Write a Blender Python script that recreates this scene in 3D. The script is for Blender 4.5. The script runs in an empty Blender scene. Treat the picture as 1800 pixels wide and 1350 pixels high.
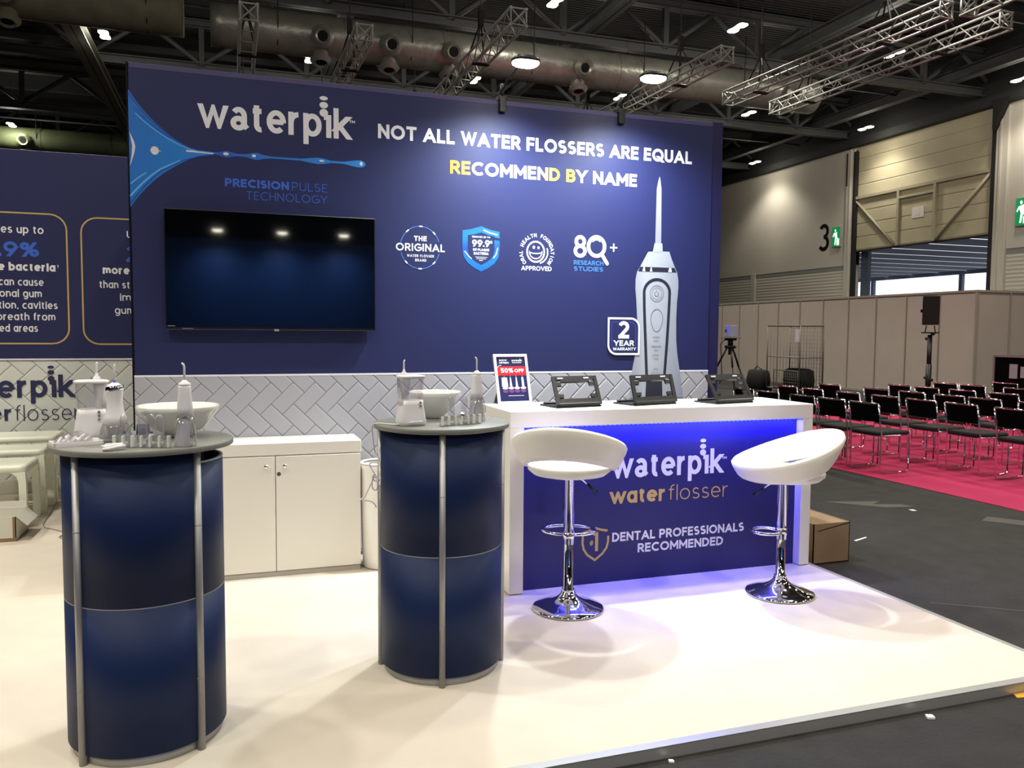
import bpy, math, random
from mathutils import Matrix, Vector

random.seed(7)
SC = bpy.context.scene
COL = SC.collection
PI = math.pi

# ------------------------------------------------------------------ camera
def setup_camera():
    p, r, y, h = .064, .0072, -.3312, 1.456
    cy, sy, cp, sp, cr, sr = math.cos(y), math.sin(y), math.cos(p), math.sin(p), math.cos(r), math.sin(r)
    fw = Vector((-sy * cp, cy * cp, -sp)); rt = Vector((cy, sy, 0)); up = rt.cross(fw)
    rt2 = cr * rt + sr * up; up2 = -sr * rt + cr * up
    cd = bpy.data.cameras.new('camera'); cd.sensor_width = 36; cd.sensor_fit = 'HORIZONTAL'
    cd.lens = 1431.52 / 1800 * 36; cd.clip_end = 300
    cam = bpy.data.objects.new('camera', cd); COL.objects.link(cam)
    m = Matrix.Identity(4)
    for i in range(3):
        m[i][0] = rt2[i]; m[i][1] = up2[i]; m[i][2] = -fw[i]; m[i][3] = (0, 0, h)[i]
    cam.matrix_world = m
    SC.camera = cam
setup_camera()

# ------------------------------------------------------------------ light, exposure
SC.view_settings.view_transform = 'Standard'
SC.view_settings.look = 'None'
SC.view_settings.exposure = 0.0
SC.view_settings.gamma = 1.0
SC.view_settings.use_curve_mapping = False
w = bpy.data.worlds.new('sky'); SC.world = w; w.use_nodes = True
w.node_tree.nodes['Background'].inputs[0].default_value = (.86, .9, 1, 1)
w.node_tree.nodes['Background'].inputs[1].default_value = 1.6
WARM = (1, .93, .80)
HALL_W = 860.0          # each hall lamp
SPILL_W = 90.0         # its stray light
ARM_W = 310.0           # each arm lamp on the stand walls
LED_W = 22.0            # blue strip in the counter

# ------------------------------------------------------------------ materials
def lin(c):
    return tuple((x / 12.92 if x <= .04045 else ((x + .055) / 1.055) ** 2.4) for x in (v / 255 for v in c))
MATS = {}
def mat(name, rgb=(200, 200, 200), rough=.5, metal=0, emit=0, noise=0, scale=20, bump=0, alpha=1, coat=0, spec=.5, bscale=None):
    if name in MATS: return MATS[name]
    m = bpy.data.materials.new(name); m.use_nodes = True
    nt = m.node_tree; b = nt.nodes['Principled BSDF']; c = lin(rgb)
    b.inputs['Base Color'].default_value = (*c, 1)
    b.inputs['Roughness'].default_value = rough; b.inputs['Metallic'].default_value = metal
    b.inputs['Specular IOR Level'].default_value = spec
    if coat: b.inputs['Coat Weight'].default_value = coat; b.inputs['Coat Roughness'].default_value = .06
    if emit:
        b.inputs['Emission Color'].default_value = (*c, 1); b.inputs['Emission Strength'].default_value = emit
    if noise or bump:
        tc = nt.nodes.new('ShaderNodeTexCoord'); n = nt.nodes.new('ShaderNodeTexNoise')
        n.inputs['Scale'].default_value = scale; n.inputs['Detail'].default_value = 6
        nt.links.new(tc.outputs['Object'], n.inputs['Vector'])
        if noise:
            r = nt.nodes.new('ShaderNodeValToRGB')
            r.color_ramp.elements[0].position = .3; r.color_ramp.elements[1].position = .7
            r.color_ramp.elements[0].color = (*[x * (1 - noise) for x in c], 1)
            r.color_ramp.elements[1].color = (*[min(1, x * (1 + noise)) for x in c], 1)
            nt.links.new(n.outputs['Fac'], r.inputs['Fac']); nt.links.new(r.outputs['Color'], b.inputs['Base Color'])
        if bump:
            bp = nt.nodes.new('ShaderNodeBump'); bp.inputs['Strength'].default_value = bump; bp.inputs['Distance'].default_value = .02
            src = n
            if bscale:
                src = nt.nodes.new('ShaderNodeTexNoise'); src.inputs['Scale'].default_value = bscale
                nt.links.new(tc.outputs['Object'], src.inputs['Vector'])
            nt.links.new(src.outputs['Fac'], bp.inputs['Height']); nt.links.new(bp.outputs['Normal'], b.inputs['Normal'])
    MATS[name] = m
    return m
def clear(name, tint=(244, 243, 244), refl=.06, haze=.10):
    if name in MATS: return MATS[name]
    m = bpy.data.materials.new(name); m.use_nodes = True; nt = m.node_tree; nt.nodes.clear()
    o = nt.nodes.new('ShaderNodeOutputMaterial'); t = nt.nodes.new('ShaderNodeBsdfTransparent'); g = nt.nodes.new('ShaderNodeBsdfGlossy'); d = nt.nodes.new('ShaderNodeBsdfDiffuse')
    t.inputs[0].default_value = (*lin(tint), 1); g.inputs['Roughness'].default_value = .08; d.inputs[0].default_value = (*lin(tint), 1)
    a = nt.nodes.new('ShaderNodeMixShader'); b = nt.nodes.new('ShaderNodeMixShader'); lw = nt.nodes.new('ShaderNodeLayerWeight')
    lw.inputs['Blend'].default_value = .35
    mm = nt.nodes.new('ShaderNodeMath'); mm.operation = 'MULTIPLY_ADD'; mm.inputs[1].default_value = .5; mm.inputs[2].default_value = refl
    nt.links.new(lw.outputs['Facing'], mm.inputs[0])
    a.inputs[0].default_value = haze
    nt.links.new(t.outputs[0], a.inputs[1]); nt.links.new(d.outputs[0], a.inputs[2])
    nt.links.new(mm.outputs[0], b.inputs[0]); nt.links.new(a.outputs[0], b.inputs[1]); nt.links.new(g.outputs[0], b.inputs[2])
    nt.links.new(b.outputs[0], o.inputs[0]); MATS[name] = m
    return m
def ramp_mat(name, stops, axis='X', rough=.5, lo=0, hi=1):
    """printed colour run along one object axis; stops = [(pos, rgb)]"""
    m = bpy.data.materials.new(name); m.use_nodes = True; nt = m.node_tree; b = nt.nodes['Principled BSDF']
    b.inputs['Roughness'].default_value = rough
    tc = nt.nodes.new('ShaderNodeTexCoord'); s = nt.nodes.new('ShaderNodeSeparateXYZ'); mr = nt.nodes.new('ShaderNodeMapRange'); r = nt.nodes.new('ShaderNodeValToRGB')
    mr.inputs['From Min'].default_value = lo; mr.inputs['From Max'].default_value = hi
    nt.links.new(tc.outputs['Object'], s.inputs[0]); nt.links.new(s.outputs[axis], mr.inputs[0]); nt.links.new(mr.outputs[0], r.inputs[0])
    e = r.color_ramp.elements
    while len(e) < len(stops): e.new(.5)
    for el, (p, c) in zip(e, stops): el.position = p; el.color = (*lin(c), 1)
    nt.links.new(r.outputs[0], b.inputs['Base Color']); MATS[name] = m
    return m
def wave_mat(name, rgb, rough, scale, axis, strength, dist=.05, dark=.0):
    m = mat(name, rgb, rough); nt = m.node_tree; b = nt.nodes['Principled BSDF']
    tc = nt.nodes.new('ShaderNodeTexCoord'); wv = nt.nodes.new('ShaderNodeTexWave'); wv.bands_direction = axis; wv.inputs['Scale'].default_value = scale
    bp = nt.nodes.new('ShaderNodeBump'); bp.inputs['Strength'].default_value = strength; bp.inputs['Distance'].default_value = dist
    nt.links.new(tc.outputs['Object'], wv.inputs['Vector']); nt.links.new(wv.outputs['Fac'], bp.inputs['Height']); nt.links.new(bp.outputs['Normal'], b.inputs['Normal'])
    return m

M_navy = mat('navy_print', (25, 32, 82), .55, noise=.04, scale=300)
M_navyC = mat('navy_counter_print', (34, 33, 96), .5)
M_navyD = mat('navy_edge', (16, 18, 70), .6)
M_black = mat('black_trim', (6, 6, 8), .6, spec=.2)
M_tile = mat('tile_print', (172, 171, 178), .4)
M_grout = mat('tile_joint', (84, 84, 92), .7)
M_tileL = mat('tile_print_pale', (216, 218, 214), .4)
M_white = mat('white_vinyl', (232, 232, 238), .5)
M_blueink = mat('blue_ink', (58, 100, 204), .5)
M_lblue = mat('light_blue_ink', (72, 130, 214), .5)
M_goldink = mat('gold_ink', (196, 168, 104), .45)
M_navyink = mat('navy_ink', (38, 40, 82), .5)
M_lam = mat('white_laminate', (228, 224, 214), .35)
M_carpet = mat('white_carpet', (205, 196, 181), .95, noise=.03, scale=6, bump=.15, bscale=700)
M_alu = mat('brushed_aluminium', (176, 176, 174), .4, .6)
M_aluM = mat('satin_silver', (165, 165, 165), .45, .7)
M_grey = mat('grey_tabletop', (122, 123, 116), .5, noise=.04, scale=200)
M_panel = mat('navy_panel', (7, 30, 72), .55, noise=.05, scale=250, spec=.28)
M_chrome = mat('chrome', (225, 225, 228), .06, 1)
M_leather = mat('white_leatherette', (236, 232, 220), .42, bump=.05, scale=120)
M_plw = mat('white_plastic', (232, 230, 232), .3)
M_plw2 = mat('glossy_white_ceramic', (238, 236, 230), .12, coat=.5)
M_plg = mat('grey_plastic', (140, 140, 140), .4)
M_blk = mat('black_plastic', (14, 14, 15), .35)
M_screen = mat('black_glass', (4, 5, 8), .04, spec=.6)
M_clear = clear('clear_plastic')
M_seatB = mat('black_seat_fabric', (22, 21, 22), .9)
M_backB = mat('black_back_vinyl', (9, 9, 10), .8, spec=.02)
M_pink = mat('pink_carpet', (172, 29, 80), .95, noise=.05, scale=5)
M_asph = mat('dark_hall_floor', (30, 28, 27), .85, noise=.4, scale=7, bump=.35, bscale=45)
M_card = mat('brown_card', (142, 117, 90), .8, noise=.06, scale=8)
M_roof = wave_mat('dark_roof_deck', (50, 52, 50), .8, 2.2, 'Y', .9, .12)
M_steel = mat('dark_steel', (76, 80, 80), .6, noise=.1, scale=2)
M_steelD = mat('black_steel', (40, 42, 42), .7)
M_truss = mat('truss_aluminium', (150, 154, 150), .5, .15)
M_duct = mat('foil_duct', (150, 150, 142), .36, .5, noise=.12, scale=3, bump=.9, bscale=5)
M_hallw = mat('hall_plaster', (205, 200, 188), .85, noise=.03, scale=.6)
M_hallr = wave_mat('hall_ribbed', (202, 197, 184), .8, 2.6, 'Z', .22, .04)
M_hgrey = mat('hall_grey_band', (140, 141, 138), .8)
M_hdark = mat('hall_dark', (46, 47, 46), .9)
M_door = mat('door_cream', (196, 188, 158), .6, noise=.04, scale=1.5)
M_part = mat('partition_panel', (180, 169, 160), .75, noise=.03, scale=2)
M_partpost = mat('partition_post', (158, 149, 138), .6)
M_lens = mat('lamp_lens', (255, 240, 210), .5, emit=18)
M_lensW = mat('arm_lamp_lens', (255, 250, 225), .5, emit=40)
M_green = mat('exit_green', (0, 130, 70), .4, emit=.8)
M_exitw = mat('exit_white', (240, 255, 245), .4, emit=.9)
M_paper = mat('paper', (228, 226, 222), .8)
M_canopy = mat('canopy_grey', (84, 94, 112), .7)
M_cage = mat('cage_steel', (112, 106, 100), .45, .4)
M_rubber = mat('dark_rubber', (30, 30, 30), .8)

# ------------------------------------------------------------------ mesh builder
class MB:
    def __init__(s): s.v = []; s.f = []; s.sm = []; s.mi = []; s.cur = 0
    def add(s, vs, fs, smooth=False):
        o = len(s.v); s.v += [tuple(v) for v in vs]
        for f in fs: s.f.append([i + o for i in f]); s.sm.append(smooth); s.mi.append(s.cur)
        return s
    def box(s, x0, x1, y0, y1, z0, z1, c=0):
        if x0 > x1: x0, x1 = x1, x0
        if y0 > y1: y0, y1 = y1, y0
        if z0 > z1: z0, z1 = z1, z0
        c = min(c, (x1 - x0) * .45, (y1 - y0) * .45, (z1 - z0) * .45)
        if c <= 0:
            return s.add([(x0, y0, z0), (x1, y0, z0), (x1, y1, z0), (x0, y1, z0), (x0, y0, z1), (x1, y0, z1), (x1, y1, z1), (x0, y1, z1)],
                         [(3, 2, 1, 0), (4, 5, 6, 7), (0, 1, 5, 4), (1, 2, 6, 5), (2, 3, 7, 6), (3, 0, 4, 7)])
        vs = []; idx = {}
        X, Y, Z = (x0, x1), (y0, y1), (z0, z1)
        for i in (0, 1):
            for j in (0, 1):
                for k in (0, 1):
                    sx, sy, sz = (1 - 2 * i) * c, (1 - 2 * j) * c, (1 - 2 * k) * c
                    for a, p in enumerate(((X[i], Y[j] + sy, Z[k] + sz), (X[i] + sx, Y[j], Z[k] + sz), (X[i] + sx, Y[j] + sy, Z[k]))):
                        idx[(i, j, k, a)] = len(vs); vs.append(p)
        cen = Vector(((x0 + x1) / 2, (y0 + y1) / 2, (z0 + z1) / 2)); fs = []
        def face(q):
            n = (Vector(vs[q[1]]) - Vector(vs[q[0]])).cross(Vector(vs[q[2]]) - Vector(vs[q[0]]))
            mid = sum((Vector(vs[t]) for t in q), Vector()) / len(q)
            fs.append(q if n.dot(mid - cen) > 0 else q[::-1])
        for i in (0, 1):
            face([idx[(i, 0, 0, 0)], idx[(i, 1, 0, 0)], idx[(i, 1, 1, 0)], idx[(i, 0, 1, 0)]])
            face([idx[(0, i, 0, 1)], idx[(1, i, 0, 1)], idx[(1, i, 1, 1)], idx[(0, i, 1, 1)]])
            face([idx[(0, 0, i, 2)], idx[(1, 0, i, 2)], idx[(1, 1, i, 2)], idx[(0, 1, i, 2)]])
        for i in (0, 1):
            for j in (0, 1):
                face([idx[(i, j, 0, 0)], idx[(i, j, 1, 0)], idx[(i, j, 1, 1)], idx[(i, j, 0, 1)]])
                face([idx[(i, 0, j, 0)], idx[(i, 1, j, 0)], idx[(i, 1, j, 2)], idx[(i, 0, j, 2)]])
                face([idx[(0, i, j, 1)], idx[(1, i, j, 1)], idx[(1, i, j, 2)], idx[(0, i, j, 2)]])
                for k in (0, 1): face([idx[(i, j, k, 0)], idx[(i, j, k, 1)], idx[(i, j, k, 2)]])
        return s.add(vs, fs)
    def tube(s, pts, r, n=8, closed=False, caps=True):
        P = [Vector(p) for p in pts]; L = len(P)
        rs = r if isinstance(r, (list, tuple)) else [r] * L
        T = []
        for i in range(L):
            a = P[(i - 1) % L] if (i or closed) else P[i]; b = P[(i + 1) % L] if (i < L - 1 or closed) else P[i]
            t = b - a; T.append(t.normalized() if t.length > 1e-9 else Vector((0, 0, 1)))
        u = T[0].orthogonal().normalized(); vs = []
        for i in range(L):
            u = (u - T[i] * u.dot(T[i]));
            if u.length < 1e-6: u = T[i].orthogonal()
            u.normalize(); w_ = T[i].cross(u)
            for k in range(n):
                a = 2 * PI * k / n; vs.append(P[i] + (u * math.cos(a) + w_ * math.sin(a)) * rs[i])
        fs = []
        for i in range(L if closed else L - 1):
            for k in range(n):
                a = i * n + k; b = i * n + (k + 1) % n; j = (i + 1) % L
                fs.append((a, b, j * n + (k + 1) % n, j * n + k))
        s.add(vs, fs, True)
        if caps and not closed:
            o = len(s.v) - len(vs)
            s.f.append([o + k for k in range(n)][::-1]); s.sm.append(False); s.mi.append(s.cur)
            s.f.append([o + (L - 1) * n + k for k in range(n)]); s.sm.append(False); s.mi.append(s.cur)
        return s
    def cyl(s, a, b, r, n=16): return s.tube([a, b], r, n)
    def lathe(s, prof, n=32, c=(0, 0, 0), a0=0, a1=2 * PI, smooth=True):
        full = abs(a1 - a0 - 2 * PI) < 1e-6; N = n if full else n + 1; vs = []; m = len(prof)
        for k in range(N):
            a = a0 + (a1 - a0) * k / n
            for r, z in prof: vs.append((c[0] + r * math.cos(a), c[1] + r * math.sin(a), c[2] + z))
        fs = []
        for k in range(n):
            k2 = (k + 1) % N
            for i in range(m - 1):
                q = (k * m + i, k2 * m + i, k2 * m + i + 1, k * m + i + 1)
                if prof[i][0] < 1e-6: q = (k * m + i, k2 * m + i + 1, k * m + i + 1)
                elif prof[i + 1][0] < 1e-6: q = (k * m + i, k2 * m + i, k * m + i + 1)
                fs.append(q)
        return s.add(vs, fs, smooth)
    def loft(s, secs, cap=True, smooth=True):
        n = len(secs[0]); vs = [p for q in secs for p in q]; fs = []
        for i in range(len(secs) - 1):
            for k in range(n): fs.append((i * n + k, i * n + (k + 1) % n, (i + 1) * n + (k + 1) % n, (i + 1) * n + k))
        s.add(vs, fs, smooth)
        if cap:
            o = len(s.v) - len(vs)
            s.f.append([o + k for k in range(n)][::-1]); s.sm.append(False); s.mi.append(s.cur)
            s.f.append([o + (len(secs) - 1) * n + k for k in range(n)]); s.sm.append(False); s.mi.append(s.cur)
        return s
    def prism(s, poly, f0, f1):
        """poly: 2D points; f0/f1 map (a,b)->3D for the two faces"""
        n = len(poly); vs = [f0(*p) for p in poly] + [f1(*p) for p in poly]
        fs = [list(range(n))[::-1], list(range(n, 2 * n))] + [(i, (i + 1) % n, n + (i + 1) % n, n + i) for i in range(n)]
        return s.add(vs, fs)
    def poly_xz(s, poly, y): return s.add([(x, y, z) for x, z in poly], [list(range(len(poly)))])
    def shift(s, d): s.v = [(a - d[0], b - d[1], c - d[2]) for a, b, c in s.v]; return s
    def xform(s, m): s.v = [tuple(m @ Vector(p)) for p in s.v]; return s
    def build(s, name, m, parent=None, label=None, world=False):
        if world and parent is not None: s.shift(parent.location)
        me = bpy.data.meshes.new(name); me.from_pydata(s.v, [], s.f)
        me.polygons.foreach_set('use_smooth', s.sm)
        ms = m if isinstance(m, (list, tuple)) else [m]
        for q in ms: me.materials.append(q)
        if len(ms) > 1: me.polygons.foreach_set('material_index', s.mi)
        me.update(); o = bpy.data.objects.new(name, me); COL.objects.link(o)
        if parent is not None: o.parent = parent
        if label: o['label'] = label
        return o

def sup(z, hx, hy, cx=0, cy=0, e=4, n=28, tilt=0):
    out = []
    for k in range(n):
        a = 2 * PI * k / n; ca, sa = math.cos(a), math.sin(a)
        x = hx * math.copysign(abs(ca) ** (2 / e), ca); y = hy * math.copysign(abs(sa) ** (2 / e), sa)
        out.append((cx + x, cy + y, z + tilt * x))
    return out
def tag(o, label, cat, group=None):
    o['label'] = label; o['category'] = cat
    if group: o['group'] = group
    return o
def thing(name, label, cat, loc=(0, 0, 0), rz=0, group=None):
    o = bpy.data.objects.new(name, None); o.empty_display_size = .1; COL.objects.link(o)
    o.location = loc; o.rotation_euler = (0, 0, rz)
    return tag(o, label, cat, group)
def solo(name, mb, m, label, cat, group=None): return tag(mb.build(name, m), label, cat, group)
def struct(name, mb, m, parent=None):
    o = mb.build(name, m, parent)
    if parent is None: o['kind'] = 'structure'
    return o
def dup(root, loc, rz, label, group=None):
    r = root.copy(); COL.objects.link(r); r.location = loc; r.rotation_euler = (0, 0, rz); r['label'] = label
    if group: r['group'] = group
    for ch in list(root.children):
        c = ch.copy(); COL.objects.link(c); c.parent = r
        for g in list(ch.children):
            d = g.copy(); COL.objects.link(d); d.parent = c
    return r
def lamp(name, kind, loc, power, color, parent=None, **kw):
    d = bpy.data.lights.new(name, kind); d.energy = power; d.color = color
    rot = kw.pop('rot', None)
    for k, v in kw.items(): setattr(d, k, v)
    o = bpy.data.objects.new(name, d); COL.objects.link(o); o.location = loc
    if rot: o.rotation_euler = rot
    if parent is not None: o.parent = parent
    return o

# ------------------------------------------------------------------ stroke lettering
def arc(cx, cy, rx, ry, a0, a1, n=None):
    n = n or max(3, int(abs(a1 - a0) / 14))
    return [(cx + rx * math.cos(math.radians(a0 + (a1 - a0) * i / n)), cy + ry * math.sin(math.radians(a0 + (a1 - a0) * i / n))) for i in range(n + 1)]
def X(*p): return (list(p), 'x')
def Bt(p): return (list(p), 'b')
def O(p): return (list(p), 'o')
x = .70
G = {
 'A': (.82, [X((0, 0), (.41, 1), (.82, 0)), Bt([(.15, .28), (.67, .28)])]),
 'B': (.60, [X((0, .52), (0, 1)), X((0, .52), (0, 0)), Bt([(0, 1), (.33, 1)] + arc(.33, .76, .23, .24, 90, -90) + [(0, .52)]), Bt([(0, .52), (.35, .52)] + arc(.35, .26, .25, .26, 90, -90) + [(0, 0)])]),
 'C': (.78, [Bt(arc(.48, .5, .48, .5, 48, 312, 20))]),
 'D': (.72, [O([(0, 0), (0, 1), (.26, 1)] + arc(.26, .5, .46, .5, 90, -90, 14) + [(0, 0)])]),
 'E': (.50, [X((.50, 1), (0, 1)), X((0, 1), (0, 0)), X((0, 0), (.50, 0)), X((0, .52), (.45, .52))]),
 'F': (.48, [X((.48, 1), (0, 1)), X((0, 1), (0, 0)), X((0, .5), (.43, .5))]),
 'G': (.84, [Bt(arc(.48, .5, .48, .5, 45, 352, 22)), X((.50, .47), (.88, .47))]),
 'H': (.66, [X((0, 0), (0, 1)), X((.66, 0), (.66, 1)), X((0, .51), (.66, .51))]),
 'I': (.0, [X((0, 0), (0, 1))]),
 'K': (.62, [X((0, 0), (0, 1)), X((.6, 1), (.04, .42)), X((.2, .58), (.62, 0))]),
 'L': (.46, [X((0, 1), (0, 0)), X((0, 0), (.46, 0))]),
 'M': (.86, [X((0, 0), (0, 1)), X((.86, 0), (.86, 1)), X((0, 1), (.43, .3), (.86, 1))]),
 'N': (.70, [X((0, 0), (0, 1)), X((.70, 0), (.70, 1)), X((0, 1), (.70, 0))]),
 'O': (.94, [O(arc(.47, .5, .47, .5, 0, 360, 30))]),
 'P': (.58, [X((0, 0), (0, 1)), Bt([(0, 1), (.32, 1)] + arc(.32, .72, .26, .28, 90, -90) + [(0, .44)])]),
 'Q': (.94, [O(arc(.47, .5, .47, .5, 0, 360, 30)), X((.56, .28), (.90, -.04))]),
 'R': (.60, [X((0, 0), (0, 1)), Bt([(0, 1), (.32, 1)] + arc(.32, .73, .25, .27, 90, -90) + [(0, .46)]), X((.28, .46), (.60, 0))]),
 'S': (.56, [Bt(arc(.28, .755, .26, .245, 35, 270, 12) + arc(.28, .265, .28, .265, 90, -145, 12)[1:])]),
 'T': (.62, [X((0, 1), (.62, 1)), X((.31, 1), (.31, 0))]),
 'U': (.64, [X((0, 1), (0, .4)), Bt([(0, .42)] + arc(.32, .32, .32, .32, 180, 360, 14) + [(.64, .42)]), X((.64, .4), (.64, 1))]),
 'V': (.76, [X((0, 1), (.38, 0), (.76, 1))]),
 'W': (1.12, [X((0, 1), (.28, 0), (.56, .95), (.84, 0), (1.12, 1))]),
 'Y': (.72, [X((0, 1), (.36, .44), (.72, 1)), X((.36, .44), (.36, 0))]),
 '0': (.62, [O(arc(.31, .5, .31, .5, 0, 360, 26))]),
 '1': (.24, [X((.24, 0), (.24, 1)), Bt([(.24, .98), (0, .8)])]),
 '2': (.58, [Bt(arc(.29, .72, .28, .28, 160, -30, 12) + [(.02, 0)]), X((.02, 0), (.58, 0))]),
 '3': (.56, [Bt(arc(.27, .76, .25, .24, 150, -90, 12)), Bt(arc(.27, .26, .28, .26, 90, -150, 12))]),
 '5': (.56, [X((.5, 1), (.08, 1)), Bt([(.08, 1), (.04, .56)] + arc(.26, .31, .29, .31, 115, -150, 14))]),
 '8': (.58, [O(arc(.29, .76, .24, .24, 0, 360, 20)), O(arc(.29, .26, .29, .26, 0, 360, 22))]),
 '9': (.60, [O(arc(.30, .69, .30, .31, 0, 360, 22)), X((.58, .58), (.24, 0))]),
 '%': (.90, [O(arc(.18, .78, .18, .2, 0, 360, 16)), O(arc(.72, .22, .18, .2, 0, 360, 16)), X((.72, 1), (.18, 0))]),
 '+': (.5, [Bt([(0, .5), (.5, .5)]), Bt([(.25, .25), (.25, .75)])]),
 '#': (.6, [X((.15, 0), (.27, 1)), X((.38, 0), (.5, 1)), Bt([(0, .66), (.62, .66)]), Bt([(0, .32), (.6, .32)])]),
 '.': (.0, [X((0, 0), (0, .02))]),
 ',': (.06, [Bt([(.07, .06), (.0, -.12)])]),
 'w': (.98, [X((0, x), (.25, 0), (.49, x), (.73, 0), (.98, x))]),
 'a': (.56, [O(arc(.28, x / 2, .28, x / 2, 0, 360, 22)), X((.56, x), (.56, 0))]),
 'A2': (.52, [Bt(arc(.24, x - .22, .22, .22, 150, 0, 8) + [(.46, .12)] + [(.58, .0)]), O(arc(.22, .18, .22, .18, 0, 360, 18))]),
 'b': (.58, [X((0, 0), (0, 1)), O(arc(.29, x / 2, .29, x / 2, 0, 360, 22))]),
 'c': (.50, [Bt(arc(.31, x / 2, .31, x / 2, 48, 312, 16))]),
 'd': (.58, [X((.58, 0), (.58, 1)), O(arc(.29, x / 2, .29, x / 2, 0, 360, 22))]),
 'e': (.60, [Bt([(.0, x / 2), (.6, x / 2)]), Bt(arc(.3, x / 2, .3, x / 2, -4, 315, 20))]),
 'f': (.30, [Bt([(.10, 0), (.10, .78)] + arc(.30, .78, .2, .22, 180, 80, 6)), Bt([(-.04, x), (.30, x)])]),
 'g': (.58, [O(arc(.29, x / 2, .29, x / 2, 0, 360, 22)), Bt([(.58, x), (.58, -.04)] + arc(.30, -.04, .28, .24, 0, -150, 10))]),
 'h': (.52, [X((0, 0), (0, 1)), Bt([(0, .36)] + arc(.26, .42, .26, x - .42, 180, 0, 10) + [(.52, 0)])]),
 'i': (.0, [X((0, 0), (0, x)), X((0, .93), (0, .95))]),
 'I2': (.10, [X((.10, 0), (.10, x)), X((.0, x), (.10, x))]),
 'k': (.52, [X((0, 0), (0, 1)), X((.48, x), (.03, .28)), X((.16, .40), (.52, 0))]),
 'l': (.0, [X((0, 0), (0, 1))]),
 'm': (.88, [X((0, 0), (0, x)), Bt([(0, .36)] + arc(.22, .44, .22, x - .44, 180, 0, 10) + [(.44, 0)]), Bt([(.44, .36)] + arc(.66, .44, .22, x - .44, 180, 0, 10) + [(.88, 0)])]),
 'n': (.52, [X((0, 0), (0, x)), Bt([(0, .36)] + arc(.26, .42, .26, x - .42, 180, 0, 10) + [(.52, 0)])]),
 'o': (.64, [O(arc(.32, x / 2, .32, x / 2, 0, 360, 24))]),
 'p': (.58, [X((0, -.26), (0, x)), O(arc(.29, x / 2, .29, x / 2, 0, 360, 22))]),
 'r': (.32, [X((0, 0), (0, x)), Bt([(0, .32)] + arc(.30, .36, .30, x - .36, 180, 85, 7))]),
 's': (.44, [Bt(arc(.22, x * .745, .19, x * .255, 30, 270, 10) + arc(.22, x * .245, .22, x * .245, 90, -150, 10)[1:])]),
 't': (.34, [Bt([(.13, .92), (.13, .18)] + arc(.29, .17, .16, .17, 180, 285, 7)), Bt([(-.03, x), (.34, x)])]),
 'u': (.52, [Bt([(0, x)] + arc(.26, .28, .26, .28, 180, 360, 10) + [(.52, x)]), X((.52, 0), (.52, x))]),
 'v': (.56, [X((0, x), (.28, 0), (.56, x))]),
 'y': (.56, [X((0, x), (.28, 0)), X((.56, x), (.16, -.28))]),
}
def ribbon(pts, h, e0=0, e1=0, closed=False):
    P = [Vector((p[0], p[1])) for p in pts]
    P = [q for i, q in enumerate(P) if i == 0 or (q - P[i - 1]).length > 1e-7]
    if closed and (P[0] - P[-1]).length < 1e-6: P = P[:-1]
    if not closed:
        d = (P[0] - P[1]).normalized(); P[0] = P[0] + d * e0
        d = (P[-1] - P[-2]).normalized(); P[-1] = P[-1] + d * e1
    n = len(P); Ls, Rs = [], []
    for i in range(n):
        a = P[i] - P[i - 1] if (i or closed) else None; b = P[(i + 1) % n] - P[i] if (i < n - 1 or closed) else None
        if a is None: a = b
        if b is None: b = a
        a = a.normalized(); b = b.normalized(); t = a + b
        if t.length < 1e-4: t = b
        t.normalize(); nn = Vector((-t.y, t.x)); k = nn.dot(Vector((-a.y, a.x))); k = h / max(k, .38)
        Ls.append(P[i] + nn * k); Rs.append(P[i] - nn * k)
    out = []
    for i in range(n if closed else n - 1):
        j = (i + 1) % n; out.append([Rs[i], Rs[j], Ls[j], Ls[i]])
    return [[(p.x, p.y) for p in q] for q in out]
def clip(poly, ax, val, keep_ge):
    out = []; n = len(poly)
    for i in range(n):
        a, b = poly[i], poly[(i + 1) % n]
        ia = (a[ax] >= val) if keep_ge else (a[ax] <= val); ib = (b[ax] >= val) if keep_ge else (b[ax] <= val)
        if ia: out.append(a)
        if ia != ib:
            t = (val - a[ax]) / (b[ax] - a[ax]); out.append(tuple(a[k] + (b[k] - a[k]) * t for k in range(len(a))))
    return out
def glyph(ch, H, wt, sx=1.0):
    W, strokes = G[ch]; h = wt / 2; polys = []; wid = W * H * sx + wt; allY = []; S2 = []
    S = []
    for pts, cap in strokes:
        q = [(h + px * H * sx, h + (py * (H - 2 * h) if py >= 0 else py * H)) for px, py in pts]
        S.append((q, cap)); allY += [p[1] for p in q]
    lo, hi = min(allY) - h, max(allY) + h
    for q, cap in S:
        if cap == 'o': R = ribbon(q, h, closed=True)
        elif cap == 'b': R = ribbon(q, h)
        else:
            def ext(a, b):
                d = (abs(a[0] - b[0]), abs(a[1] - b[1])); return h * .98 if min(d) < 1e-6 else 2.2 * h
            R = ribbon(q, h, ext(q[0], q[1]), ext(q[-1], q[-2]))
        for k, p in enumerate(R):
            p = clip(clip(p, 1, min(v for u, v in q) - h, True), 1, max(v for u, v in q) + h, False) if cap == 'x' else p
            if cap == 'x' and ch in 'NMR': p = clip(clip(p, 0, 0, True), 0, wid, False)
            if len(p) > 2: polys.append((p, -len(S2) * 1.2e-4 - (k % 2) * 3e-5))
        S2.append(0)
    return polys, wid
def toks(s):
    out = []; i = 0
    while i < len(s):
        if s[i] == '{': j = s.index('}', i); out.append(s[i + 1:j]); i = j + 1
        else: out.append(s[i]); i += 1
    return out
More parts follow.
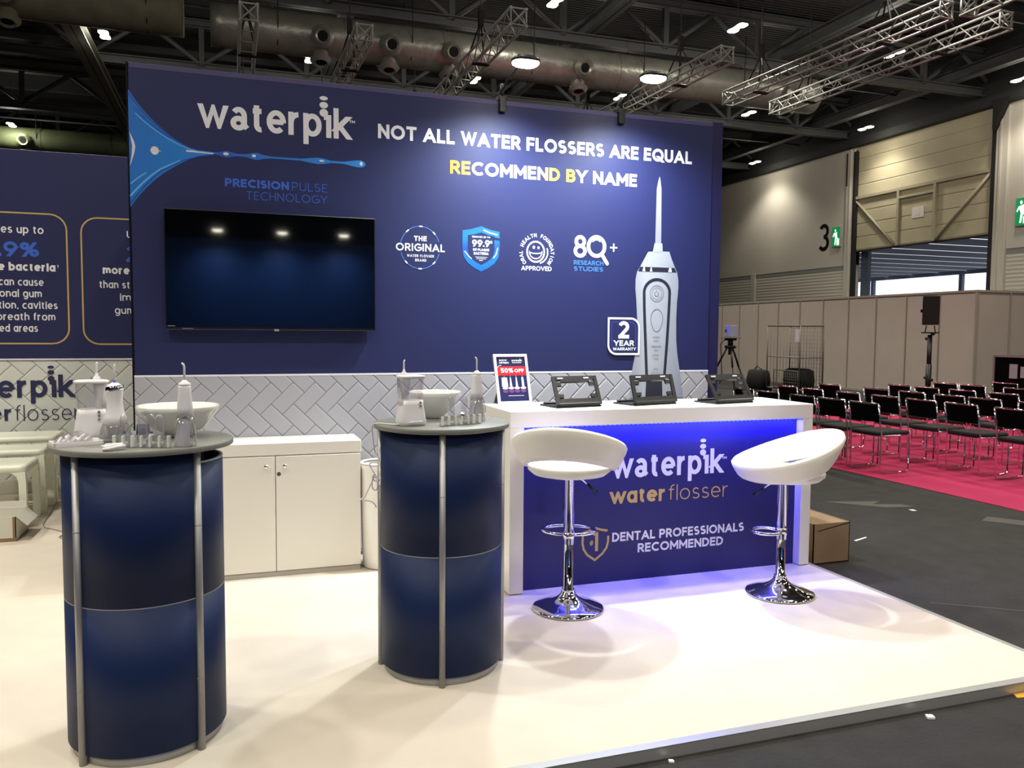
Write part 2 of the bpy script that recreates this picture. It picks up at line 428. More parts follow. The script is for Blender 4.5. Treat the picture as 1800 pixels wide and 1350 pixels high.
def text(mb, s, x0, x1, z, H, wt, y, gap=.13):
    T = toks(s); n = len(T); space = .34
    fixed = sum(wt for t in T if t != ' '); flex = sum(space if t == ' ' else G[t][0] for t in T) + gap * (n - 1)
    k = ((x1 - x0) - fixed) / (flex * H) if x1 is not None else 1.0
    cx = x0
    for t in T:
        if t == ' ': cx += (space + gap) * H * k; continue
        polys, wid = glyph(t, H, wt, k)
        for p, o in polys: mb.poly_xz([(cx + a, z + b) for a, b in p], y + o)
        cx += wid + gap * H * k
    return mb
def ell(cx, cz, rx, rz, n=28): return [(cx + rx * math.cos(2 * PI * i / n), cz + rz * math.sin(2 * PI * i / n)) for i in range(n)]
def outline(mb, pts, wt, y, closed=True):
    o = (len(mb.f) % 7) * 4e-5
    for k, p in enumerate(ribbon(pts, wt / 2, closed=closed)): mb.poly_xz(p, y - o - (k % 2) * 3e-5)
    return mb
def rrect(x0, x1, z0, z1, r, corners=(1, 1, 1, 1), n=8):
    out = []
    for (cx, cz, a), on, (kx, kz) in zip(((x1 - r, z1 - r, 0), (x0 + r, z1 - r, 90), (x0 + r, z0 + r, 180), (x1 - r, z0 + r, 270)), corners, ((x1, z1), (x0, z1), (x0, z0), (x1, z0))):
        out += arc(cx, cz, r, r, a, a + 90, n) if on else [(kx, kz)]
    return out
def logo(mb, x0, x1, z, H, wt, y, dots):
    text(mb, 'w{A2}terp{I2}k', x0, x1, z, H, wt, y, gap=.10)
    for cx, cz, rx, rz in dots: mb.poly_xz(ell(cx, cz, rx, rz), y)

def herring(mb, x0, x1, z0, z1, a, px, pz, y0, up=.0028, mat_tile=0):
    """bevelled metro tiles, 45 degree herringbone, facing -y"""
    c = math.sqrt(.5); g = .016; bv = .085
    def rot(p): return (px + a * (p[0] + p[1]) * c, pz + a * (p[1] - p[0]) * c)
    R = int(max(x1 - x0, z1 - z0) / a) + 6
    for i in range(-R * 2, R * 2):
        for j in range(-R, R):
            ox, oy = i + 2 * j, i - 2 * j
            q = rot((ox, oy))
            if not (x0 - 4 * a < q[0] < x1 + 4 * a and z0 - 4 * a < q[1] < z1 + 4 * a): continue
            for (ax, ay, bx, by) in ((ox, oy, ox + 2, oy + 1), (ox, oy + 1, ox + 1, oy + 3)):
                o = [(ax + g, ay + g), (bx - g, ay + g), (bx - g, by - g), (ax + g, by - g)]
                n_ = [(ax + bv, ay + bv), (bx - bv, ay + bv), (bx - bv, by - bv), (ax + bv, by - bv)]
                O3 = [(*rot(p), 0) for p in o]; N3 = [(*rot(p), up) for p in n_]
                faces = [N3] + [[O3[k], O3[(k + 1) % 4], N3[(k + 1) % 4], N3[k]] for k in range(4)]
                for f in faces:
                    for ax_, v_, ge in ((0, x0, True), (0, x1, False), (1, z0, True), (1, z1, False)):
                        f = clip(f, ax_, v_, ge)
                        if len(f) < 3: break
                    if len(f) >= 3: mb.add([(p[0], y0 - p[2], p[1]) for p in f], [list(range(len(f)))])
    return mb

# ================================================================== the hall
GZ = -.045
def hall():
    struct('floor', MB().box(-25, 22, -20, 45, GZ - .1, GZ), M_asph)
    struct('ceiling', MB().box(-25, 34, -20, 45, 10.3, 10.5), M_roof)
    struct('wall_back', MB().box(-25, 22.3, 45, 45.3, GZ, 10.3), M_hdark)
    struct('wall_left', MB().box(-25.3, -25, -20, 45, GZ, 10.3), M_hdark)
    struct('wall_front', MB().box(-25, 22.3, -20.3, -20, GZ, 10.3), M_hdark)
    # right wall: plaster above a ribbed dado, with the gate opening y 18.96 .. 24.88
    X0 = 22
    wr = struct('wall_right', MB().box(X0, X0 + .3, 24.88, 45, 4.05, 8.4).box(X0, X0 + .3, -20, 18.96, 4.05, 8.4), M_hallw)
    struct('upper_cladding', MB().box(X0 + .05, X0 + .3, -20, 45, 8.4, 10.3), M_hdark, wr)
    struct('eaves_beam', MB().box(X0 - .25, X0 + .1, -20, 45, 8.36, 8.62), M_steelD, wr)
    struct('ribbed_dado', MB().box(X0 + .02, X0 + .3, 25.3, 45, GZ, 3.9).box(X0 + .02, X0 + .3, -20, 18.5, GZ, 3.9), M_hallr, wr)
    struct('grey_band', MB().box(X0 + .01, X0 + .3, 25.3, 30.87, 3.9, 4.05).box(X0 + .01, X0 + .3, 31.17, 45, 3.9, 4.05).box(X0 + .01, X0 + .3, -20, 18.5, 3.9, 4.05), M_hgrey, wr)
    struct('pilaster', MB().box(X0 - .04, X0 + .1, 30.87, 31.17, GZ, 4.12, .01), M_hallw, wr)
    jm = MB()
    for y0, y1 in ((24.88, 25.3), (18.5, 18.96)): jm.box(X0 - .08, X0 + .3, y0, y1, GZ, 8.3, .02)
    jm.box(X0 - .12, X0 - .08, 25.02, 25.08, GZ, 8.3).box(X0 - .12, X0 - .08, 18.72, 18.78, GZ, 8.3)
    struct('gate_jamb', jm, M_hallw, wr)
    struct('guide_rail', MB().box(X0 - .1, X0 + .06, 24.78, 24.9, GZ, 8.2).box(X0 - .1, X0 + .06, 18.92, 19.05, GZ, 8.2), M_rubber, wr)
    t3 = MB()
    polys, wid = glyph('3', 1.06, .15, .80)
    for p, o in polys: t3.add([(X0 - .006 + o * 10, 26.82 - a * 1.0, 4.70 + b) for a, b in p], [list(range(len(p)))])
    struct('numeral_three', t3, M_black, wr)
    # sectional gate, half raised
    d = struct('door_1', MB().box(X0 + .06, X0 + .12, 19.0, 24.86, 4.56, 8.38), M_door)
    sl = MB()
    for k in range(8): sl.box(X0 + .045, X0 + .07, 19.0, 24.86, 4.6 + k * .475, 4.6 + k * .475 + .44, .01)
    struct('gate_section', sl, M_door, d)
    fr = MB()
    fr.box(X0 - .06, X0 + .04, 18.9, 24.95, 6.44, 6.54).box(X0 - .06, X0 + .04, 22.7, 22.8, 4.56, 6.44).box(X0 - .06, X0 + .04, 21.14, 21.24, 4.56, 6.44)
    fr.box(X0 - .06, X0 + .04, 19.0, 19.1, 4.56, 6.44).box(X0 - .06, X0 + .04, 21.24, 22.7, 6.16, 6.24)
    for (ya, za, yb, zb) in ((24.85, 6.42, 22.9, 4.6), (19.08, 6.44, 21.1, 4.6)): fr.tube([(X0 - .01, ya, za), (X0 - .01, yb, zb)], .055, 4)
    struct('gate_frame', fr, mat('gate_frame_cream', (176, 170, 146), .6), d)
    struct('bottom_seal', MB().box(X0 + .02, X0 + .12, 19.0, 24.86, 4.5, 4.56), M_rubber, d)
    struct('notice_sheet', MB().box(X0 + .03, X0 + .045, 21.68, 22.19, 5.42, 5.78).box(X0 + .025, X0 + .03, 21.85, 22.05, 5.5, 5.7), M_paper, d)
    struct('bracket', MB().prism([(0, 0), (.5, 0), (.5, -.9)], lambda a, b: (X0 - .3, 18.4 + a, 8.5 + b), lambda a, b: (X0 - .1, 18.4 + a, 8.5 + b)).box(X0 - .1, X0 - .06, 25.22, 25.27, 7.0, 8.2), M_rubber, wr)
    # covered yard outside the gate
    cv = MB()
    for k in range(24):
        y0 = 10 + k * 1.9
        cv.box(22.6, 38.4, y0, y0 + 1.66, 5.0, 5.02)
    struct('outside_canopy', cv, M_canopy)
    cb = MB().box(38.2, 38.45, 10, 52, 4.82, 5.0)
    for y0 in (23, 34.8, 41.4): cb.box(38.25, 38.45, y0, y0 + .22, GZ, 4.9)
    cb.box(22.36, 22.5, 24.5, 24.86, GZ, 5.2)
    struct('outside_canopy_frame', cb, M_canopy)
    struct('outside_ground', MB().box(22.3, 90, -10, 80, GZ - .2, GZ - .05), mat('yard_concrete', (170, 170, 168), .9, noise=.1, scale=1))
    # roof steel: lattice girders along x, beams along y
    for n, yy in enumerate((13.6, 19.5, 25.3, 31.5, 37.5)):
        b = MB(); zb = 8.75
        for z0 in (zb, 9.95):
            b.box(-25, 21.9, yy - .12, yy + .12, z0, z0 + .03).box(-25, 21.9, yy - .12, yy + .12, z0 + .22, z0 + .25).box(-25, 21.9, yy - .012, yy + .012, z0, z0 + .25)
        k = 0; xx = -21.0
        while xx < 21:
            b.box(xx - .07, xx + .07, yy - .07, yy + .07, zb + .25, 9.95)
            b.tube([(xx, yy, zb + .2), (xx + 1.45, yy, 10.0)], .07, 6).tube([(xx + 2.9, yy, zb + .2), (xx + 1.45, yy, 10.0)], .07, 6)
            xx += 2.9
        struct('roof_girder', b, M_steel)
    b = MB().box(-3.62, -3.22, -20, 44.9, 8.42, 8.46).box(-3.62, -3.22, -20, 44.9, 8.7, 8.74).box(-3.43, -3.41, -20, 44.9, 8.42, 8.74)
    struct('roof_beam', b, mat('pale_steel', (120, 122, 110), .6))
    for xx in (-9.2, 2.75, 8.7, 14.5, 20.6):
        b = MB().box(xx - .14, xx + .14, -20, 44.9, 9.0, 9.03).box(xx - .14, xx + .14, -20, 44.9, 9.32, 9.35).box(xx - .012, xx + .012, -20, 44.9, 9.0, 9.35)
        struct('roof_beam', b, M_steel)
    pb = MB()
    for k in range(22): pb.box(-25, 21.9, -18 + k * 2.9, -17.86 + k * 2.9, 10.1, 10.3)
    struct('roof_purlin', pb, M_steel)
    wp = MB()
    for yy, zz in ((15.5, 9.2), (21.6, 9.25), (28, 9.1), (34.5, 9.1)): wp.cyl((-25, yy, zz), (21.9, yy, zz), .035, 6)
    struct('ceiling_pipe', wp, M_steel)
    for xx, yy in ((5.7, 14.7), (11.8, 20), (-1.2, 22)): pass
hall()

def box_truss(name, label, x0, y0, x1, y1, z, s=.29):
    t = thing(name, label, 'truss', (x0, y0, z), math.atan2(y1 - y0, x1 - x0), 'aluminium lighting trusses under the roof')
    L = math.hypot(x1 - x0, y1 - y0); h = s / 2
    for yy in (-h, h):
        for zz in (-h, h): MB().cyl((0, yy, zz), (L, yy, zz), .026, 8).build('chord', M_truss, t)
    b = MB(); n = max(2, int(L / .55)); st = L / n
    for i in range(n):
        xa, xb = i * st, (i + 1) * st; m_ = (xa + xb) / 2
        for yy in (-h, h): b.tube([(xa, yy, -h), (m_, yy, h), (xb, yy, -h)], .013, 5)
        b.cyl((xa, -h, -h), (xa, h, -h), .013, 5)
    b.build('bracing', M_truss, t)
    for xx in (0, L):
        e = MB(); sg = .02 if xx == 0 else -.02
        q = [(xx + sg, -h, -h), (xx + sg, h, -h), (xx + sg, h, h), (xx + sg, -h, h)]
        e.tube(q, .022, 6, closed=True).cyl(q[0], q[2], .015, 5).cyl(q[1], q[3], .015, 5)
        e.build('end_frame', M_truss, t)
    for f in (.22, .8):
        r = MB(); xx = L * f
        r.tube([(xx - .25, -h, h), (xx, 0, h + .55), (xx + .25, h, h)], .018, 5).tube([(xx - .25, h, h), (xx, 0, h + .55), (xx + .25, -h, h)], .018, 5)
        r.cyl((xx, 0, h + .5), (xx, 0, 8.95 - z), .012, 5).box(xx - .05, xx + .05, -.05, .05, h + .45, h + .75)
        r.box(xx - .06, xx + .06, -h - .03, h + .03, -h - .03, -h + .0)
        r.build('hoist_sling', M_rubber, t)
    return t
box_truss('lighting_truss', 'aluminium truss rising behind the white brand name, leftmost of the trusses', .36, 15.3, .36, 24, 7.0)
box_truss('lighting_truss', 'aluminium truss above the last letters of the brand name, second truss from the left', 2.42, 15.6, 2.30, 24, 7.0)
box_truss('lighting_truss', 'aluminium truss crossing in front of the foil duct, left of both bright arm lamps', 4.86, 13.9, 4.70, 24, 7.0)
box_truss('lighting_truss', 'aluminium truss with brightly lit end, just right of the bright arm lamps', 9.40, 14.3, 9.05, 22, 7.0)
box_truss('lighting_truss', 'long aluminium truss right of the display wall, upper one of two side by side', 11.62, 11.1, 11.2, 17.0, 7.0)
box_truss('lighting_truss', 'long aluminium truss nearest the roller gate, lower one of two side by side', 12.98, 11.1, 12.74, 17.3, 7.0)
box_truss('lighting_truss', 'aluminium truss end in the upper right corner of the picture', 11.9, 10.95, 11.55, 5.5, 7.0)

def duct(name, label, x0, x1, y, z, r, nozzles, M_duct=M_duct):
    t = thing(name, label, 'duct', (x0, y, z), 0)
    L = x1 - x0; b = MB(); n = int(L / .25); pts = []; rs = []
    for i in range(n + 1):
        pts.append((L * i / n, 0, 0)); rs.append(r * (1 + random.uniform(-.012, .012)))
    b.tube(pts, rs, 28)
    b.build('duct_pipe', M_duct, t)
    k = .6
    while k < L:
        MB().tube([(k - .03, 0, 0), (k + .03, 0, 0)], r * 1.02, 28, caps=False).build('joint_band', M_duct, t); k += 2.3
    k = 1.4
    while k < L:
        MB().tube([(k, -r * 1.03, 1.2), (k, -r * 1.03, 0), (k, -r * .7, -r * .74), (k, 0, -r * 1.03), (k, r * .7, -r * .74), (k, r * 1.03, 0), (k, r * 1.03, 1.2)], .012, 5).build('hanger', M_rubber, t); k += 3
    for nx in nozzles:
        q = nx - x0
        for (dy, dz) in ((-.88, -.25), (-.28, -.92)):
            o = Vector((q, dy * r * .8, dz * r * .8)); d = Vector((0, dy, dz)).normalized(); e = o + d * r * .55
            m_ = MB().tube([o, e], [.19, .19], 16, caps=False).tube([e - d * .02, e + d * .07], [.25, .16], 16, caps=False)
            m_.tube([e + d * .07, e + d * .03], [.16, .11], 16, caps=False)
            nz = m_.build('nozzle', M_duct, t)
            MB().cyl(e + d * .028, e + d * .034, .115, 16).build('nozzle_mouth', M_black, nz)
duct('ventilation_duct', 'large silver foil ventilation duct with round nozzles above the display wall', -.35, 15.6, 19.5, 8.15, .47, (2.0, 3.55, 5.0, 8.35, 14.6))
duct('ventilation_duct', 'dull insulated duct length at the top left, ending beside the foil duct', -12, -.9, 19.5, 8.3, .5, (-4.2,), mat('lagged_duct', (104, 102, 84), .7, noise=.2, scale=2.5, bump=.6, bscale=4))
duct('ventilation_duct', 'green tinted duct low behind the left display wall', -14, 1.2, 34.4, 8.35, .42, (-9.3, -7.0), mat('green_duct', (88, 98, 68), .6, noise=.15, scale=2))

# hall lamps: pairs of square lenses in a dark housing on the roof beams
HL = [(-2.84, 22.5, 'left of the display wall, below the leaning steel beam'), (-7.25, 33.4, 'far left, just above the left display wall'),
      (2.05, 22.6, 'above the brand name, under the foil duct'), (6.65, 22.8, 'below the left bright arm lamp'),
      (6.75, 16.9, 'at the top edge, above the display wall headline'), (11.33, 16.85, 'high up, right of the lit truss end'),
      (11.3, 22.9, 'directly above the right wall bracket'), (16.04, 23.1, 'just right of the corner of the display wall'),
      (20.96, 23.3, 'close to the gate, left of its top corner'), (20.85, 29.5, 'low over the ribbed wall, left of the numeral'),
      (16.1, 17.0, 'seen through the lower long truss'), (21.0, 17.4, 'at the right edge, over the gate')]
def hall_lamp(x_, y_, where, first=[None]):
    lab = 'twin hall lamp under the roof, ' + where
    if first[0] is None:
        t = thing('hall_lamp', lab, 'ceiling lamp', (x_, y_, 8.6), 0, 'twin lamps under the hall roof')
        MB().box(-.11, .11, -.30, .30, .02, .05, .008).cyl((0, 0, .05), (0, 0, 1.7), .005, 6).build('housing', M_steelD, t)
        for dy in (-.18, .18):
            MB().loft([sup(-.012, .08, .09, 0, dy, 3), sup(.0, .115, .125, 0, dy, 3), sup(.02, .115, .125, 0, dy, 3)]).build('lens', M_lens, t)
        first[0] = t
    else: t = dup(first[0], (x_, y_, 8.6), 0, lab)
    return t
def hall_light(x_, y_, f=1, cone=126):
    lamp('hall_lamp_light', 'SPOT', (x_, y_, 8.55), HALL_W * f, WARM, None, spot_size=math.radians(cone), spot_blend=.6, shadow_soft_size=.25)
    lamp('hall_lamp_spill', 'POINT', (x_, y_, 8.5), SPILL_W * f, (1, .93, .8), None, shadow_soft_size=.2)
for x_, y_, wh in HL:
    t = hall_lamp(x_, y_, wh); hall_light(x_, y_, .42 if x_ > 20 else 1, 122 if x_ > 20 else 126)
for x_ in (-7.5, -2.8, 2.05, 6.7, 11.3, 16.1):
    for y_ in (11.2, 5.4, -.4, -6.2): hall_light(x_, y_, 1.0 if x_ < -2 else .52 if x_ < 5 else .7)

# exit signs on the hall wall
def exit_sign(label, y, z, w_, h_):
    X0 = 21.985; t = thing('exit_sign', label, 'exit sign', (X0, y, z), 0, 'green exit signs on the hall wall')
    MB().box(-.06, 0, -w_ / 2 - .03, w_ / 2 + .03, -h_ / 2 - .03, h_ / 2 + .03, .01).build('housing', mat('sign_case', (170, 170, 160), .5), t)
    MB().box(-.065, -.06, -w_ / 2, w_ / 2, -h_ / 2, h_ / 2).build('green_face', M_green, t)
    m_ = MB(); f = -.068
    def q(pts): m_.add([(f, -a * w_, b * h_) for a, b in pts], [list(range(len(pts)))])
    q([(.08, -.45), (.44, -.45), (.44, -.08), (.08, -.2)])
    q(ell(-.1, .34, .1, .07, 12)); q([(-.3, .2), (.12, .26), (.16, .02), (-.12, -.05)]); q([(-.12, -.05), (.1, 0), (-.05, -.42), (-.2, -.42)]); q([(-.3, .2), (-.16, .2), (-.38, -.02), (-.46, .04)]); q([(.1, .05), (.05, -.05), (.3, -.3), (.38, -.2)])
    m_.build('running_figure', M_exitw, t)
exit_sign('green running figure exit sign beside the numeral, left of the gate', 25.74, 5.17, .40, .72)
exit_sign('green exit sign right of the gate, cut by the picture edge', 17.95, 5.08, .42, .78)

# shell scheme partition
def partition():
    b = MB().box(15.8, 15.84, 13.96, 33.96, GZ, 2.46).box(15.84, 20.8, 13.96, 14.0, GZ, 2.46)
    p = struct('partition_wall', b, M_part)
    q = MB()
    for k in range(21): q.box(15.77, 15.86, 13.945 + k, 13.972 + k, GZ, 2.47)
    for k in range(1, 6): q.box(15.8 + k - .02, 15.82 + k, 13.93, 14.02, GZ, 2.47)
    q.box(15.775, 15.86, 13.96, 33.96, 2.42, 2.47).box(15.775, 15.86, 13.96, 33.96, GZ, GZ + .05).box(15.8, 20.8, 13.935, 14.02, 2.42, 2.47)
    struct('partition_post', q, M_partpost, p)
partition()

# pink carpet
solo('event_carpet', MB().box(6.36, 12.85, -2, 14.5, GZ, GZ + .006), M_pink, 'bright pink carpet under the rows of black chairs', 'carpet')

# ------------------------------------------------------------------ chairs
def make_chair():
    t = thing('conference_chair', 'black chair', 'chair', (0, 0, GZ), 0, 'black chairs in rows on the pink carpet')
    hw = .215
    # seat pad
    MB().box(.0, .43, -hw + .01, hw - .01, .415, .455, .014).build('seat', M_seatB, t)
    b = MB(); n = 8; sec = []
    for i in range(n + 1):
        u = -1 + 2 * i / n; bow = -.025 * (1 - u * u)
        yy = u * (hw - .012)
        sec.append([(bow + .0, yy, .56), (bow + .018, yy, .56), (bow - .012, yy, .745), (bow - .03, yy, .745)])
    b.loft(sec, smooth=False).build('backrest', M_backB, t)
    for sgn in (-1, 1):
        yy = sgn * hw
        MB().tube([(-.035, yy, .75), (.0, yy, .52), (.02, yy, .42), (.015, yy, .05), (.03, yy, .014), (.38, yy, .014), (.41, yy, .03), (.415, yy, .38), (.40, yy, .41), (.02, yy, .41)], .009, 8).build('side_frame', M_chrome, t)
    MB().tube([(-.035, -hw, .75), (-.035, -hw + .01, .757), (-.06, 0, .757), (-.035, hw - .01, .757), (-.035, hw, .75)], .009, 8).build('back_rail', M_chrome, t)
    for xx in (.40, .03): MB().cyl((xx, -hw, .405), (xx, hw, .405), .008, 6).build('cross_bar', M_chrome, t)
    return t
ROWS = [(6.48, [7.10, 7.61, 8.11, 8.78, 9.3]), (7.40, [6.05, 6.68, 7.22, 7.76, 8.38, 9.05, 9.58]), (8.29, [6.52, 7.16, 7.66, 8.24, 8.86, 9.78]),
        (9.24, [7.08, 7.71, 8.33, 8.92, 9.42]), (10.32, [7.78, 8.40, 9.14, 9.62]), (11.3, [8.72, 9.42])]
RN = ['first row beside dark floor', 'second row from dark floor', 'third row from dark floor', 'fourth row from dark floor', 'fifth row from dark floor', 'last row by the partition']
ON = ['nearest the viewer', 'second from its near end', 'third from its near end', 'fourth from its near end', 'fifth from its near end', 'sixth from its near end', 'seventh from its near end']
ch0 = make_chair(); used = False
for ri, (rx, ys) in enumerate(ROWS):
    for ci, yy in enumerate(ys):
        lab = 'black chrome-framed chair, %s, %s' % (RN[ri], ON[ci])
        loc = (rx + .035, yy, GZ + .006); rz = random.uniform(-.05, .05)
        if not used: ch0.location = loc; ch0.rotation_euler = (0, 0, rz); ch0['label'] = lab; used = True
        else: dup(ch0, loc, rz, lab)

# ------------------------------------------------------------------ things standing in the hall
def speaker():
    t = thing('speaker_stand', 'black pole stand carrying the loudspeaker by the pale partition', 'stand', (13.5, 13.0, GZ))
    MB().cyl((0, 0, .5), (0, 0, 1.5), .045, 12).build('pole', M_blk, t)
    MB().cyl((0, 0, .12), (0, 0, .9), .055, 12).build('lower_tube', M_blk, t)
    for k in range(3):
        a = k * 2 * PI / 3 + .4
        MB().tube([(0, 0, .36), (.5 * math.cos(a), .5 * math.sin(a), .02)], .022, 8).build('leg', M_blk, t)
    MB().box(-.1, .1, -.13, .13, 1.53, 1.555).tube([(0, -.13, 1.55), (0, -.1, 1.69)], .012, 6).tube([(0, .13, 1.55), (0, .1, 1.69)], .012, 6).build('bracket', M_blk, t)
    for zz, sg in ((1.42, 1), (.62, 1), (.58, -1), (1.52, -1)): MB().cyl((0, sg * .04, zz), (0, sg * .10, zz), .03, 8).build('knob', M_blk, t)
    s = thing('loudspeaker', 'black rectangular loudspeaker on a pole in front of the pale partition', 'loudspeaker', (13.5, 13.0, GZ + 1.703), math.radians(44))
    MB().box(-.16, .16, -.155, .155, 0, .585, .015).build('cabinet', M_blk, s)
    MB().box(-.175, -.16, -.145, .145, .01, .575, .004).build('grille', M_seatB, s)
    MB().box(-.05, .05, .155, .19, .25, .32, .01).build('side_bracket', M_blk, s)
speaker()
def tripod():
    t = thing('camera_tripod', 'black tripod holding a small white device behind the counter end', 'tripod', (13.3, 19.75, GZ))
    for k, (a, b) in enumerate(((-.45, .5), (-.25, -.6), (.6, .1))):
        MB().tube([(a * .12, b * .12, 1.12), (a * .55, b * .55, .55)], .028, 6).tube([(a * .5, b * .5, .62), (a, b, .01)], .02, 6).build('leg', M_blk, t)
    MB().cyl((0, 0, .9), (0, 0, 1.12), .06, 10).box(-.13, .13, -.13, .13, 1.08, 1.16, .03).build('hub', M_blk, t)
    MB().cyl((0, 0, 1.16), (0, 0, 1.34), .075, 10).box(-.12, .12, -.14, .14, 1.3, 1.36, .02).build('head', M_blk, t)
    MB().box(-.16, .16, -.27, .27, 1.36, 1.40, .01).build('tray', mat('tray_grey', (120, 115, 110), .5), t)
    MB().tube([(0, .2, 1.38), (-.05, .42, 1.2), (0, .45, .8), (0, .38, .3), (0, .5, .05)], .012, 6).build('cable', M_blk, t)
    d = thing('display_device', 'small white box device with a blue stripe on top of the tripod', 'device', (13.3, 19.75, GZ + 1.40))
    MB().box(-.12, .12, -.17, .17, 0, .33, .015).build('case', mat('device_grey', (150, 150, 175), .4), d)
    MB().add([(-.122, -.03, .32), (-.122, -.12, .02), (-.122, -.15, .02), (-.122, -.07, .32)], [(0, 1, 2, 3)]).build('blue_stripe', mat('blue_glow', (70, 70, 255), .4, emit=1.2), d)
    MB().poly_xz(ell(0, .17, .04, .05), 0).xform(Matrix.Translation((-.122, .06, 0)) @ Matrix.Rotation(-PI / 2, 4, 'Z')).build('emblem', M_navyink, d)
    MB().box(-.115, .115, -.165, .165, .33, .335).build('lid', mat('device_white', (225, 215, 190), .4), d)
tripod()
def cage():
    t = thing('roll_cage', 'tall wire roll cage trolley standing by the pale partition', 'trolley', (13.5, 17.2, GZ))
    x0, x1, y0, y1, H = -.35, .35, -.62, .66, 1.7
    for a in (x0, x1):
        for b in (y0, y1): MB().cyl((a, b, .12), (a, b, H), .016, 8).build('post', M_cage, t)
    MB().tube([(x0, y0, H), (x0, y1, H)], .016, 8).tube([(x1, y0, H), (x1, y1, H)], .016, 8).tube([(x0, y1, H), (x1, y1, H)], .016, 8).tube([(x0, y0, H), (x1, y0, H)], .016, 8).build('top_rail', M_cage, t)
    m_ = MB()
    for k in range(1, 12): m_.cyl((x1, y0 + (y1 - y0) * k / 12, .15), (x1, y0 + (y1 - y0) * k / 12, H), .004, 4)
    for k in range(1, 16): m_.cyl((x1, y0, .15 + k * .1), (x1, y1, .15 + k * .1), .004, 4)
    for k in range(1, 7):
        for yy in (y0, y1): m_.cyl((x0 + (x1 - x0) * k / 7, yy, .15), (x0 + (x1 - x0) * k / 7, yy, H), .004, 4)
    m_.build('wire_mesh', M_cage, t)
    MB().box(x0, x1, y0, y1, .9, .92).build('shelf', M_cage, t)
    MB().box(x0, x1, y0, y1, .10, .13, .01).build('base', M_cage, t)
    g = MB()
    for k in range(13): g.cyl((x0 - .02, y0 + .05 + k * .075, .14), (x0 - .02, y0 + .05 + k * .075, .58), .005, 4)
    for k in range(7): g.cyl((x0 - .02, y0 + .02, .14 + k * .073), (x0 - .02, y0 + .98, .14 + k * .073), .005, 4)
    g.tube([(x0 - .02, y0 + .02, .14), (x0 - .02, y0 + .98, .14), (x0 - .02, y0 + .98, .58), (x0 - .02, y0 + .02, .58)], .014, 6, closed=True)
    g.build('front_gate', M_cage, t)
    for a in (x0 + .06, x1 - .06):
        for b in (y0 + .06, y1 - .06): MB().cyl((a, b - .02, .055), (a, b + .02, .055), .055, 14).box(a - .02, a + .02, b - .025, b + .025, .06, .11).build('caster', M_blk, t)
    MB().box(x0 - .03, x0 - .02, y0 + .0, y0 + .16, 1.3, 1.62).build('notice_tag', mat('tag_paper', (200, 190, 205), .7), t)
    b = MB().loft([sup(z_, hx, hy, 0, 0, 4) for z_, hx, hy in ((0, .20, .42), (.2, .22, .45), (.45, .2, .42), (.5, .12, .3))])
    o = solo('equipment_bag', b, M_seatB, 'black soft bag lying inside the wire roll cage', 'bag'); o.location = (13.55, 17.1, GZ + .13)
    b = MB().loft([sup(z_, hx, hy, 0, 0, 4) for z_, hx, hy in ((0, .18, .33), (.3, .2, .36), (.52, .17, .3), (.55, .1, .2))])
    tt = thing('equipment_bag', 'black shoulder bag on the floor left of the wire roll cage', 'bag', (13.25, 18.35, GZ))
    b.build('body', M_seatB, tt); MB().tube([(0, -.2, .53), (-.05, 0, .64), (0, .2, .53)], .015, 6).build('handle', M_blk, tt)
cage()
def flight_case():
    t = thing('flight_case', 'black flight case with aluminium edges beyond the chairs at the right edge', 'case', (13.4, 10.4, GZ))
    MB().box(0, .6, -1.0, 1.0, .1, 1.12).build('body', M_backB, t)
    e = MB()
    for a in (0, .6):
        for b in (-1, 1): e.box(a - .02, a + .02, b - .02, b + .02, .1, 1.12)
        for zz in (.1, 1.12): e.box(a - .02, a + .02, -1, 1, zz - .02, zz + .02)
    for b in (-1, 1):
        for zz in (.1, 1.12): e.box(0, .6, b - .02, b + .02, zz - .02, zz + .02)
    e.build('edge_trim', M_aluM, t)
    MB().box(-.006, 0, .52, .68, .72, .98).box(-.006, 0, .28, .46, .74, .94).build('paper_label', mat('label_grey', (150, 150, 160), .7), t)
    for a in (.1, .5):
        for b in (-.85, .85): MB().cyl((a, b - .02, .05), (a, b + .02, .05), .05, 12).build('caster', M_blk, t)
flight_case()
def carton():
    t = thing('cardboard_box', 'open brown cardboard box on the dark floor behind the counter end', 'box', (3.56, 4.30, GZ))
    b = MB(); w_, d_, h_, k = .29, .9, .265, .006
    b.box(0, w_, 0, k, 0, h_).box(0, w_, d_ - k, d_, 0, h_).box(0, k, 0, d_, 0, h_).box(w_ - k, w_, 0, d_, 0, h_).box(0, w_, 0, d_, 0, k)
    b.build('body', M_card, t)
    MB().prism([(0, 0), (w_, 0), (w_, .2), (0, .2)], lambda a, c: (a, d_ + .0 + c * .9, h_ + .0 - c * .1), lambda a, c: (a, d_ + .0 + c * .9, h_ + .006 - c * .1)).build('flap', M_card, t)
    MB().prism([(0, 0), (.36, 0), (.36, d_), (0, d_)], lambda a, c: (w_ - a * .7, c, h_ - .008 - a * .12), lambda a, c: (w_ - a * .7, c, h_ - .002 - a * .12)).build('flap', M_card, t)
    MB().box(.02, w_ - .02, .02, d_ - .3, .16, .2, .02).build('packing_paper', M_paper, t)
carton()
